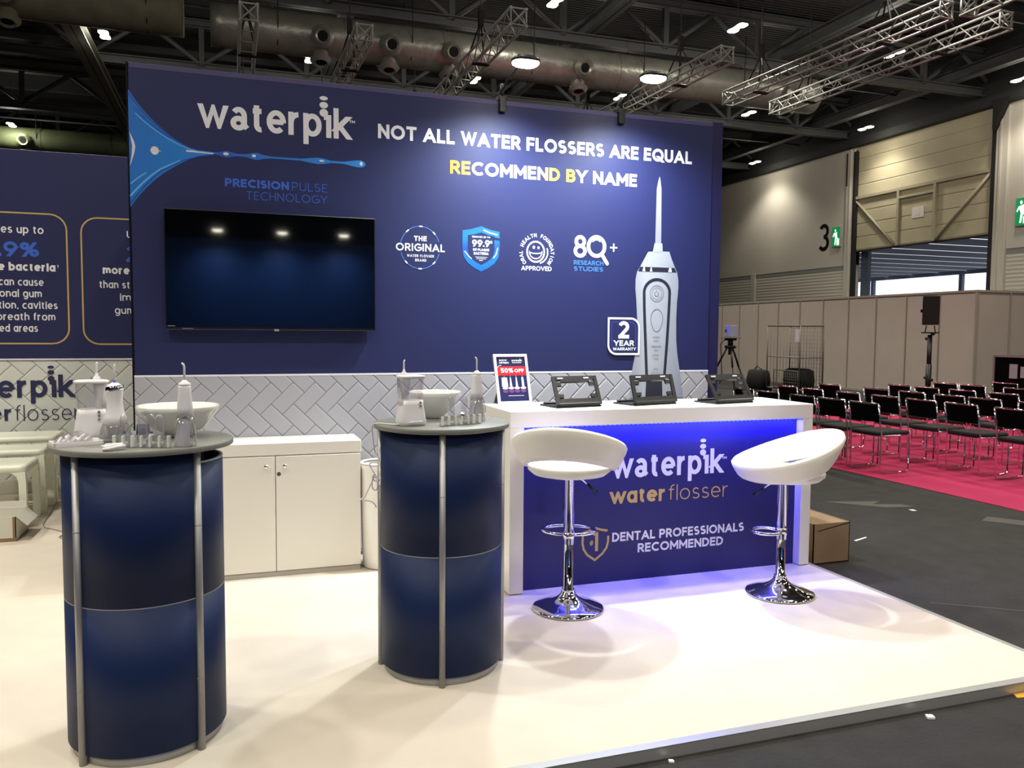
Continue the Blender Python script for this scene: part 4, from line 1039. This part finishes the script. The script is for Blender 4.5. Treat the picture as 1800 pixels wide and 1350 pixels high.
# ------------------------------------------------------------------ bar stools
def bar_stool(label, x_, y_, front, dz, col_bot, rdir, rs):
    t = thing('bar_stool', label, 'bar stool', (x_, y_, 0), front, 'white moon seat bar stools')
    # local +x is the open front of the seat
    zp = .635 + dz                                                     # underside of the pad
    MB().lathe([(0, .0), (.17, .0), (.188, .004), (.190, .010), (.183, .016), (.14, .026), (.095, .043), (.06, .062), (.04, .082), (.034, .10), (0, .10)], 48).build('base', M_chrome, t)
    MB().lathe([(.024, .095), (.034, .097), (.034, .108), (.026, .112), (.0245, .3 + dz), (.022, zp)], 24).build('column', M_chrome, t)
    MB().lathe([(.024, col_bot), (.0285, col_bot), (.0285, zp - .01), (.075, zp - .006), (.075, zp + .01)], 24).build('sleeve', M_chrome, t)
    zf = col_bot + .045
    f = MB(); pts = [(rs[0] + .01 + rs[0] * math.cos(a), rs[1] * math.sin(a), zf - .0) for a in [2 * PI * k / 36 for k in range(36)]]
    q = rdir - front; pts = [(a * math.cos(q) - b * math.sin(q), a * math.sin(q) + b * math.cos(q), c) for a, b, c in pts]
    f.tube(pts, .0095, 8, closed=True); f.cyl((0, 0, zf - .02), (0, 0, zf + .02), .0315, 20)
    f.build('footrest', M_chrome, t)
    MB().tube([(-.01, -.02, zp - .006), (.05, -.06, zp - .03), (.09, -.10, zp - .075)], .005, 6).build('lever', M_chrome, t)
    MB().tube([(.075, -.085, zp - .055), (.115, -.125, zp - .105)], [.008, .011], 8).build('lever_grip', M_blk, t)
    # padded seat
    pr = [(0, 0), (.13, .0), (.185, .012), (.212, .035), (.214, .052), (.198, .068), (.16, .077), (.08, .078), (0, .076)]
    p = MB().lathe([(r, z) for r, z in pr], 40); p.v = [(a * 1.0 - .01, b * 1.02, c + zp) for a, b, c in p.v]
    p.build('seat', M_leather, t)
    # padded ring back, high behind (-x), low in front
    secs = []; N = 56
    for k in range(N):
        a = 2 * PI * k / N; ca, sa = math.cos(a), math.sin(a); bk = (1 - ca) / 2         # bk 1 at the back
        zr = zp + .100 + .175 * bk ** 1.45; R = .282 + .01 * bk
        wid = .08 + .075 * bk                                         # height of the band
        ri = R - .050 - .02 * bk; zl = zr - wid
        th = .020
        dr, dz_ = R - ri, zr - zl; ln = math.hypot(dr, dz_); nx, nz = dz_ / ln * th, -dr / ln * th
        prof = []
        for (u, s_) in ((0, -.7), (0, .7), (.2, 1), (.5, 1.05), (.8, 1), (1, .75), (1.07, 0), (1, -.75), (.8, -1), (.5, -1), (.2, -1)):
            prof.append((ri + dr * u + nx * s_, zl + dz_ * u + nz * s_))
        secs.append([(r * ca - .015, r * sa * 1.0, z) for r, z in prof])
    b = MB(); b.loft(secs + [secs[0]], cap=False)
    b.build('backrest', M_leather, t)
    return t
bar_stool('white leatherette bar stool with its back to the viewer, left in front of the counter', 1.657, 3.885, math.radians(57), .075, .348, math.radians(67), (.105, .142))
bar_stool('white leatherette bar stool turned sideways, at the right end of the counter', 2.89, 3.755, math.radians(166), .005, .312, math.radians(166), (.078, .078))

# ------------------------------------------------------------------ round display plinths
def plinth(label, cx, cy, rot, rt, low=None):
    t = thing('display_plinth', label, 'display plinth', (cx, cy, 0), rot, 'round blue display plinths')
    MB().lathe([(0, 1.045), (rt - .003, 1.045), (rt, 1.048), (rt, 1.062), (rt - .003, 1.065), (0, 1.065)], 72).build('tabletop', M_grey, t)
    MB().lathe([(0, 0), (.247, 0), (.249, .002), (.249, .033), (.245, .035), (0, .035)], 64).build('base', M_aluM, t)
    for k in range(4):
        a0 = k * PI / 2 + .055; a1 = (k + 1) * PI / 2 - .055
        zt = 1.0 if (k == low) else 1.040
        for z0, z1 in ((.036, .536), (.540, zt)):
            MB().lathe([(.252, z0), (.262, z0), (.262, z1), (.252, z1), (.252, z0)], 20, (0, 0, 0), a0, a1).build('panel', M_panel, t)
        MB().lathe([(.2525, .535), (.2618, .535), (.2618, .541), (.2525, .541)], 20, (0, 0, 0), a0, a1).build('joint_strip', M_aluM, t)
        MB().lathe([(.251, zt), (.263, zt), (.263, zt + .005), (.251, zt + .005), (.251, zt)], 20, (0, 0, 0), a0, a1).build('panel_rim', M_aluM, t)
        a = k * PI / 2; px, py = .262 * math.cos(a), .262 * math.sin(a)
        MB().tube([(px, py, 0), (px, py, 1.045)], .0135, 16).build('pole', M_aluM, t)
        m_ = MB()
        for zz in (.255, .79): m_.cyl((px, py, zz - .0015), (px, py, zz + .0015), .0139, 16)
        m_.build('pole_joint', M_plg, t)
        m_ = MB()
        for zz in (.05, .53): m_.box(px - .02 * math.cos(a) - .012, px - .02 * math.cos(a) + .012, py - .02 * math.sin(a) - .012, py - .02 * math.sin(a) + .012, zz - .014, zz + .014)
        m_.build('clip', M_rubber, t)
    return t
plinth('round navy blue plinth with grey top, nearest the viewer on the left', -.300, 3.137, math.radians(45 - 1.4), .300, 3)
plinth('round navy blue plinth with grey top, standing beside the counter', .855, 3.420, math.atan2(3.181 - 3.42, .799 - .855), .292)
TT = 1.065

def bowl(label, x_, y_, R, h):
    b = MB().lathe([(0, .004), (R * .30, .0), (R * .36, .004), (R * .38, .014), (R * .62, h * .30), (R * .82, h * .60), (R * .94, h * .85), (R, h), (R * .985, h + .002), (R * .955, h * .98), (R * .90, h * .82), (R * .76, h * .58), (R * .55, h * .33), (R * .3, h * .2), (0, h * .17)], 56)
    o = solo('ceramic_bowl', b, M_plw2, label, 'bowl', 'white bowls on the plinths'); o.location = (x_, y_, TT); return o
bowl('glossy white bowl on the left plinth, behind the clear rack', -.19, 3.215, .145, .112)
bowl('glossy white bowl on the plinth beside the counter, behind the countertop flosser', .862, 3.585, .122, .118)

def nozzle(mb, x_, y_, z0, z1, bend=0, by=0):
    L = z1 - z0
    pts = [(x_, y_, z0), (x_, y_, z0 + L * .78), (x_ + bend * .25, y_ + by * .25, z0 + L * .9), (x_ + bend, y_ + by, z1)]
    mb.tube(pts, [.0042, .0034, .0036, .0026], 8); return mb

def countertop_flosser(label, x_, y_, rz, mirror):
    """body with water tank: mirror=-1 puts the handle column on the right"""
    t = thing('countertop_flosser', label, 'water flosser', (x_, y_, TT), rz, 'countertop flossers on the plinths')
    secs = [sup(z, hx, hy, cx, 0, 3.6) for z, hx, hy, cx in ((0, .052, .042, 0), (.004, .058, .047, 0), (.02, .060, .049, 0), (.05, .055, .045, 0), (.085, .049, .041, 0), (.106, .047, .040, 0))]
    MB().loft(secs).build('body', M_plw, t)
    tk = MB().loft([sup(z, hx, hy, cx, 0, 3.6) for z, hx, hy, cx in ((.106, .046, .039, 0), (.15, .049, .040, 0), (.197, .053, .042, 0))], cap=False)
    tk.build('water_tank', M_clear, t)
    MB().loft([sup(z, hx, hy, 0, 0, 3.6) for z, hx, hy in ((.197, .055, .044), (.203, .058, .046), (.207, .056, .044), (.209, .045, .036))]).build('lid', M_plw, t)
    q = -mirror
    col = MB().loft([sup(z, hx, hy, q * cx, .004, 3) for z, hx, hy, cx in ((.09, .020, .034, .034), (.15, .021, .034, .031), (.205, .024, .036, .030))])
    col.build('handle_column', M_plw if mirror < 0 else M_clear, t)
    n = MB(); nx = (.018 if mirror < 0 else -.030)
    n.lathe([(.014, .205), (.012, .218), (.006, .224), (.0042, .235)], 14, (nx, 0, 0)); nozzle(n, nx, 0, .225, .272, .004)
    n.build('jet_tip', M_plw, t)
    kx = (.02 if mirror < 0 else .026)
    for k in range(3 if mirror < 0 else 2):
        MB().cyl((kx, -.041 - .001 * k, .097 - k * .013), (kx, -.046 - .001 * k, .096 - k * .013), .005 - .0004 * k, 10).build('button', M_plg, t)
    MB().loft([sup(z, .051, .041, 0, 0, 3.6) for z in (-.0, .003)]).build('foot_ring', M_rubber, t)
    return t
countertop_flosser('white countertop flosser with clear tank on the left plinth', -.478, 3.235, math.radians(12), -1)
countertop_flosser('white countertop flosser with clear tank and cable on the plinth beside the counter', .70, 3.33, math.radians(10), 1)

def conical_flosser():
    t = thing('cordless_flosser', 'bottle shaped white cordless flosser with chrome collar on the left plinth', 'water flosser', (-.385, 3.095, TT))
    MB().lathe([(0, .0), (.046, .0), (.052, .006), (.053, .02), (.047, .05), (.042, .062)], 32).build('water_tank', M_clear, t)
    MB().lathe([(0, .012), (.022, .012), (.03, .06), (.042, .062), (.034, .09), (.027, .115), (.0245, .140), (.026, .165), (.0285, .182)], 32).build('body', M_plw, t)
    c = MB().lathe([(.0285, .180), (.0300, .184), (.0295, .192), (.0255, .196)], 32); c.v = [(a, b, z + a * .12) for a, b, z in c.v]; c.build('chrome_collar', M_chrome, t)
    MB().lathe([(.026, .193), (.020, .200), (.010, .206), (0, .207)], 28).build('cap', M_plw, t)
    n = MB().lathe([(.005, .205), (.005, .213), (.0035, .214)], 12); n.build('blue_ring', M_blueink, t)
    nozzle(MB(), 0, 0, .206, .270, .002).build('jet_tip', M_plw, t)
conical_flosser()
def slim_flosser(label, x_, y_, rz, dirx):
    t = thing('cordless_flosser', label, 'water flosser', (x_, y_, TT), rz, 'slim cordless flossers')
    MB().loft([sup(z, hx, hy, 0, 0, 2.6) for z, hx, hy in ((.098, .0275, .026), (.13, .025, .024), (.17, .0215, .021), (.198, .0205, .020), (.203, .0195, .019))]).build('body', M_plw, t)
    MB().loft([sup(z, hx, hy, 0, .0, 2.6) for z, hx, hy in ((0, .034, .031), (.004, .037, .034), (.03, .035, .033), (.07, .031, .029), (.10, .0278, .0265))], cap=True).build('water_tank', M_clear, t)
    bk = MB(); n = 14
    bk.loft([[(r * 1.0 * math.cos(a) * s_ + 0, r * math.sin(a) * s_, z) for a in [math.radians(150 + 150 * k / n) for k in range(n + 1)] + [math.radians(300 - 150 * k / n) for k in range(n + 1)] for s_ in [1]] for z, r in ((.003, .0325), (.05, .030), (.098, .0265))], cap=False)
    bk.build('back_shell', M_plw, t)
    MB().tube([(-.006, .004, .012), (-.003, .004, .06), (-.006, .004, .1)], .004, 6).build('suction_tube', M_plw, t)
    outline_ = MB().tube([(.036 * math.cos(a), -.024 - .006 * math.sin(a), .04 + .065 * math.sin(a)) for a in [PI * k / 14 for k in range(15)]], .0015, 6)
    outline_.v = [(a * .82, b, c) for a, b, c in outline_.v]
    outline_.build('tank_edge', M_plg, t)
    MB().lathe([(.0195, .203), (.0205, .204), (.0205, .210), (.012, .216), (.006, .222), (0, .223)], 24).build('cap', M_plw, t)
    nozzle(MB(), 0, 0, .218, .280, dirx).build('jet_tip', M_plw, t)
    return t
slim_flosser('slim white cordless flosser with clear tank at the right on the left plinth', -.152, 2.925, 0, -.008)
slim_flosser('slim white cordless flosser behind the clear rack on the plinth beside the counter', 1.005, 3.395, math.radians(20), -.008)

def rack(label, x_, y_, rz, L, n, h_):
    t = thing('tip_rack', label, 'rack', (x_, y_, TT), rz, 'clear tip racks')
    m_ = MB().box(0, L, -.012, .022, 0, .004, .001).box(0, L, -.004, 0, h_ - .006, h_ - .0005).box(0, L, .018, .022, .004, h_)
    m_.build('tray', M_clear, t)
    for k in range(n + 1):
        a = L * k / n; MB().box(a - .003, a + .003, -.010, .006, .002, h_, .001).build('divider', mat('frosted_plastic', (222, 226, 216), .35), t)
    return t
rack('clear rack with frosted dividers in front of the bowl on the left plinth', -.372, 2.955, math.radians(-19), .180, 6, .040)
rack('clear rack with frosted dividers on the plinth beside the counter', .815, 3.250, math.radians(19), .190, 6, .040)
def tube_cover(label, x_, y_, h_, r=.0135, kn=False):
    t = thing('tip_tube', label, 'tube', (x_, y_, TT + .0055), 0, 'clear domed tip tubes in the racks')
    MB().lathe([(r, 0), (r, h_ - r * 1.6), (r * .9, h_ - r * .8), (r * .55, h_ - r * .2), (0, h_)], 20).build('cover', M_clear, t)
    MB().cyl((0, 0, .0), (0, 0, .012), r * .8, 12).build('foot', M_plw, t)
    if kn: MB().cyl((0, 0, .04), (0, 0, .048), .005, 10).build('tip_ring', M_navyink, t)
for i, (a, kn) in enumerate(((.028, True), (.088, False), (.118, True), (.146, False))):
    tube_cover(['first', 'second', 'third', 'fourth'][i] + ' clear domed tube from the left in the rack on the left plinth', -.372 + a * math.cos(math.radians(-19)) + .004, 2.955 + a * math.sin(math.radians(-19)) + .008, .105, kn=kn)
for i, a in enumerate((.05, .115)):
    tube_cover(['left', 'right'][i] + ' clear domed tube in the rack on the plinth beside the counter', .815 + a * math.cos(math.radians(19)) - .002, 3.25 + a * math.sin(math.radians(19)) + .008, .115, .014)
o = solo('chrome_tip_holder', MB().lathe([(0, 0), (.006, 0), (.004, .012), (.010, .022), (.012, .034), (.008, .046), (0, .05)], 20), M_chrome, 'small shiny chrome piece standing in the rack beside the counter', 'tip holder')
o.location = (.91, 3.284, TT + .0055)
o = solo('navy_pouch', MB().loft([sup(z, hx, hy, 0, 0, 4) for z, hx, hy in ((0, .02, .012), (.03, .022, .013), (.062, .02, .010))]), M_navyink, 'small dark navy box behind the clear tubes, left of the bowl', 'box')
o.location = (-.296, 3.075, TT)
o = solo('spare_jet_tip', MB().tube([(-.018, 0, .005), (0, .0, .012), (.012, .0, .026), (.02, .004, .03)], [.003, .004, .006, .005], 8), M_plw, 'tiny white bent jet tip in front of the navy box on the left plinth', 'jet tip')
o.location = (-.282, 3.04, TT)
# tray with a bagged item, and the cable bundle
t = thing('sample_tray', 'shallow cream tray with clear wrapped parts at the left rim of the left plinth', 'tray', (-.502, 3.06, TT), math.radians(20))
MB().box(-.075, .075, -.05, .05, 0, .004, .001).box(-.075, .075, -.05, -.046, 0, .014).box(-.075, .075, .046, .05, 0, .014).box(-.075, -.071, -.05, .05, 0, .014).box(.071, .075, -.05, .05, 0, .014).build('tray_shell', M_plw, t)
m_ = MB()
for k in range(5): m_.tube([(-.06 + k * .02, -.03, .012), (-.045 + k * .022, .0, .026 + .006 * (k % 2)), (-.05 + k * .024, .035, .014)], .006, 6)
m_.build('wrapped_part', M_plw, t)
MB().loft([[(a, b, c + .012 * math.sin(9 * a + 5 * b)) for a, b, c in sup(z, hx, hy, -.01, 0, 3)] for z, hx, hy in ((.006, .062, .042), (.026, .055, .036), (.042, .028, .02))]).build('clear_bag', M_clear, t)
m_ = MB(); r_ = random.Random(3); pts = []
for k in range(46):
    a = k * .75; pts.append((.030 * math.cos(a) + r_.uniform(-.006, .006), .013 * math.sin(a) + r_.uniform(-.004, .004), .006 + .012 * (k / 46) + r_.uniform(0, .004)))
m_.tube(pts, .0028, 6).tube([(-.035, -.012, .006), (-.02, -.02, .008), (.004, -.022, .012), (.034, -.006, .012)], .006, 6)
o = solo('charging_cable', m_, M_plw, 'bundled white charging cable lying in front of the rack on the left plinth', 'cable'); o.location = (-.367, 2.888, TT); o.rotation_euler = (0, 0, math.radians(22))

# cables
def smooth(pts, n=5):
    P = [Vector(p) for p in pts]; out = []
    for i in range(len(P) - 1):
        p0, p1, p2, p3 = P[max(i - 1, 0)], P[i], P[i + 1], P[min(i + 2, len(P) - 1)]
        for k in range(n):
            t = k / n; out.append(.5 * ((2 * p1) + (-p0 + p2) * t + (2 * p0 - 5 * p1 + 4 * p2 - p3) * t * t + (-p0 + 3 * p1 - 3 * p2 + p3) * t ** 3))
    return out + [P[-1]]
c1 = [(.735, 3.274, 1.085), (.70, 3.270, 1.083), (.645, 3.31, 1.072), (.605, 3.36, 1.0695), (.575, 3.39, 1.0695), (.556, 3.405, 1.064), (.553, 3.42, 1.045), (.566, 3.44, .952), (.572, 3.44, .935), (.586, 3.425, .906), (.57, 3.44, .898), (.547, 3.44, .893), (.551, 3.44, .875), (.572, 3.43, .839), (.584, 3.425, .824), (.574, 3.44, .815), (.556, 3.44, .831), (.566, 3.43, .850), (.556, 3.44, .819), (.558, 3.44, .787), (.572, 3.44, .778), (.578, 3.43, .800), (.568, 3.44, .835), (.551, 3.44, .807), (.524, 3.44, .752), (.505, 3.44, .739), (.534, 3.44, .735), (.560, 3.44, .725), (.574, 3.445, .702)]
solo('power_cable', MB().tube(smooth(c1), .0028, 6), M_plw, 'white cable looping down the left side of the plinth beside the counter', 'cable')
c2 = [(-1.50, 8.12, .40), (-1.49, 8.06, .16), (-1.46, 7.9, .02), (-1.42, 7.7, .004), (-1.37, 7.15, .004), (-1.336, 6.726, .004), (-1.225, 6.565, .004), (-1.14, 6.434, .004), (-1.16, 6.323, .004), (-1.12, 6.28, .004), (-1.08, 6.34, .004), (-1.10, 6.24, .004), (-1.0, 6.15, .004)]
solo('floor_cable', MB().tube(smooth(c2), .004, 6), mat('cable_grey', (150, 148, 140), .5), 'thin grey cable trailing over the white floor behind the left plinth', 'cable')

# things on the counter
CT = 1.021
def poster():
    x0, y0 = 1.507, 4.622
    t = thing('poster_frame', 'white framed show offer poster standing on the counter', 'picture frame', (1.6185, 4.633, CT), math.atan2(.023, .223))
    w2, H = .113, .312; lean = math.atan2(.088, .30)
    R = Matrix.Rotation(-lean, 4, 'X')
    def P(n, mb, m, label=None): return mb.xform(R).build(n, m, t, label)
    f = .017
    P('frame', MB().box(-w2, -w2 + f, 0, .014, 0, H, .002).box(w2 - f, w2, 0, .014, 0, H, .002).box(-w2 + f, w2 - f, 0, .014, 0, f, .002).box(-w2 + f, w2 - f, 0, .014, H - f, H, .002), M_plw)
    P('print', MB().box(-w2 + f, w2 - f, .006, .010, f, H - f), mat('poster_navy', (26, 30, 84), .4), 'navy printed offer sheet')
    y = .0052; m_ = MB()
    a, b = -w2 + f, w2 - f
    m_.poly_xz([(a, .178), (b, .178), (b, .236), (a + .012, .236), (a, .224)], y)
    P('offer_band', m_, mat('poster_red', (200, 24, 40), .5), 'red offer band')
    m_ = MB(); y = .0044
    text(m_, '50%', -.074, .010, .195, .030, .0075, y, .1); text(m_, 'OFF', .018, .082, .197, .022, .0058, y, .12)
    text(m_, 'SHOW', -.078, -.026, .268, .0115, .0026, y, .12); text(m_, 'OFFERS', -.078, -.014, .252, .0115, .0026, y, .12)
    logo(m_, .006, .076, .266, .014, .0028, y, [(.0632, .285, .0018, .001), (.0632, .2825, .002, .0013), (.0632, .2795, .002, .0016)])
    outline(m_, [(.008, .258), (.07, .258)], .004, y, False)
    outline(m_, [(a + .002, .226), (a + .016, .242), (a + .03, .242)], .003, y, False)
    for k, (x_, wd) in enumerate(((-.055, .036), (-.015, .014), (.024, .014), (.066, .014))):
        pts = [(x_ - wd / 2 * 1.15, .108), (x_ + wd / 2 * 1.15, .108), (x_ + wd / 2 * (1.0 if k in (0, 3) else .45), .166), (x_ - wd / 2 * (1.0 if k in (0, 3) else .45), .166)]
        m_.poly_xz(pts, y); outline(m_, [(x_, .166), (x_, .178)], .0016, y, False); m_.poly_xz(ell(x_, .100, .019, .0075, 16), y + .0003)
    outline(m_, [(-.04, .052), (.064, .052)], .0028, y, False)
    P('offer_lettering', m_, M_white)
    m_ = MB()
    for k, x_ in enumerate((-.055, -.015, .024, .066)): m_.poly_xz(ell(x_, .082, .018, .012, 16), y + .0006)
    P('price_disc', m_, mat('poster_plum', (112, 60, 120), .5))
    MB().box(.02, .11, -.028, .02, 0, .005, .002).build('stand_foot', M_plw, t)
    MB().prism([(-.095, 0), (-.07, 0), (-.07, .09)], lambda a_, b_: (a_ - .0, .115, b_), lambda a_, b_: (a_, .012 + b_ * .28, b_)).build('easel_back', M_blk, t)
poster()
def tablet_stand(label, x_, y_, rz, W, dx, dy):
    t = thing('tablet_stand', label, 'tablet stand', (x_, y_, CT), rz, 'tablet stands on the counter')
    D = .20
    MB().box(-.0, W, .0, D, 0, .010, .004).build('base_plate', M_blk, t)
    MB().box(.01, W - .01, -.005, .03, .008, .030, .006).build('front_ledge', M_blk, t)
    # tilted open frame
    p = lambda u, v, n_=0: (u * W + dx * v, .004 + dy * v - n_ * .7, .012 + .158 * v + n_ * .7)
    m_ = MB()
    def slab(pts):
        n = len(pts); vs = [p(u, v, 0) for u, v in pts] + [p(u, v, .012) for u, v in pts]
        m_.add(vs, [list(range(n))[::-1], list(range(n, 2 * n))] + [(i, (i + 1) % n, n + (i + 1) % n, n + i) for i in range(n)])
    slab([(0, 0), (.085, 0), (.065, 1), (0, 1)]); slab([(.915, 0), (1, 0), (1, 1), (.935, 1)]); slab([(.085, 0), (.915, 0), (.915, .2), (.085, .2)]); slab([(.075, .86), (.925, .86), (.925, 1), (.075, 1)])
    for u, v in ((.13, .30), (.85, .30), (.12, .72), (.86, .72)): slab([(u - .05, v - .06), (u + .05, v - .06), (u + .06, v + .06), (u - .06, v + .06)])
    slab([(.16, .79), (.82, .79), (.8, .87), (.2, .87)])
    m_.build('tablet_frame', M_blk, t)
    MB().box(.06 * W, .94 * W, D - .03, D - .008, .008, .022, .004).build('hinge_arm', M_blk, t)
    for u in (.12, .70):
        g = MB(); q = [p(u, .90, .0125), p(u + .12, .90, .0125), p(u + .12, .945, .0125), p(u, .945, .0125)]; g.add(q, [(0, 1, 2, 3)])
        g.build('grip_pad', mat('pad_grey', (190, 190, 195), .4), t)
tablet_stand('black open tablet stand on the counter, next to the poster frame', 1.75, 4.297, .16, .31, .018, .10)
tablet_stand('black open tablet stand in the middle of the counter, before the printed flosser', 2.252, 4.314, .24, .345, .045, .10)
tablet_stand('black open tablet stand at the far end of the counter', 2.802, 4.29, .22, .325, .0, .105)
solo('paper_card', MB().box(3.19, 3.30, 4.47, 4.60, CT + .0003, CT + .002), M_paper, 'blank white card lying at the far end of the counter', 'card')

# stacked low white tables and a carton at the far left
def nest_table(label, x0, x1, y0, y1, H):
    t = thing('side_table', label, 'side table', ((x0 + x1) / 2, (y0 + y1) / 2, 0), 0, 'white moulded side tables')
    hx, hy = (x1 - x0) / 2, (y1 - y0) / 2; th = .05
    def ring(z, i, r=.05): 
        return [(a, b, z) for a, b in rrect(-hx + i, hx - i, -hy + i, hy - i, r, n=5)]
    MB().loft([ring(H - th, 0), ring(H - .018, 0), ring(H - .005, .006), ring(H, .02)], smooth=True).build('tabletop', M_plT, t)
    for sx in (-1, 1):
        for sy in (-1, 1):
            a, b = sx * (hx - .028), sy * (hy - .024)
            MB().loft([[(a + px + sx * .004 * (1 - z / H), b + py, z) for px, py in ((-.024, -.024), (.024, -.024), (.024, .024), (-.024, .024))] for z in (0, H - th - .07)] + [[(a - sx * w_ + px * k, b + py, z) for px, py in ((-.024, -.024), (.024, -.024), (.024, .024), (-.024, .024))] for z, w_, k in ((H - th - .03, .006, 1.2), (H - th, .025, 2.0))], smooth=False).build('leg', M_plT, t)
M_plT = mat('pale_green_white_plastic', (236, 240, 222), .4)
nest_table('pale white moulded side table, the lowest and nearest of three at the far left', -2.05, -1.43, 6.70, 7.16, .46)
nest_table('pale white moulded side table, the middle one of three at the far left', -2.10, -1.405, 7.20, 7.56, .51)
nest_table('pale white moulded side table, the tallest and rearmost by the tile print', -2.12, -1.40, 7.60, 8.02, .565)
t = thing('cardboard_box', 'open white cardboard box on the floor under the pale side tables', 'box', (-1.66, 6.465, 0))
b = MB(); b.box(-.25, .245, -.17, -.165, 0, .17).box(-.25, .245, .165, .17, 0, .17).box(-.25, -.245, -.17, .17, 0, .17).box(.24, .245, -.17, .17, 0, .17).box(-.25, .245, -.17, .17, 0, .005)
b.build('body', mat('white_card', (214, 212, 200), .8), t)
MB().box(-.25, .246, -.171, -.17, .0, .025).box(.225, .24, -.172, -.17, .02, .17).build('brown_tape', M_card, t)
MB().prism([(-.24, 0), (.24, 0), (.24, .05), (-.24, .05)], lambda a, c: (a, .17 + c * .2, .17 + c * .9), lambda a, c: (a, .17 + c * .2 + .005, .17 + c * .9)).build('flap', MATS['white_card'], t)
MB().prism([(-.16, 0), (.16, 0), (.16, .14), (-.16, .14)], lambda a, c: (.243 + c * .5, a, .17 - c * .5), lambda a, c: (.243 + c * .5, a, .174 - c * .5)).build('flap', MATS['white_card'], t)
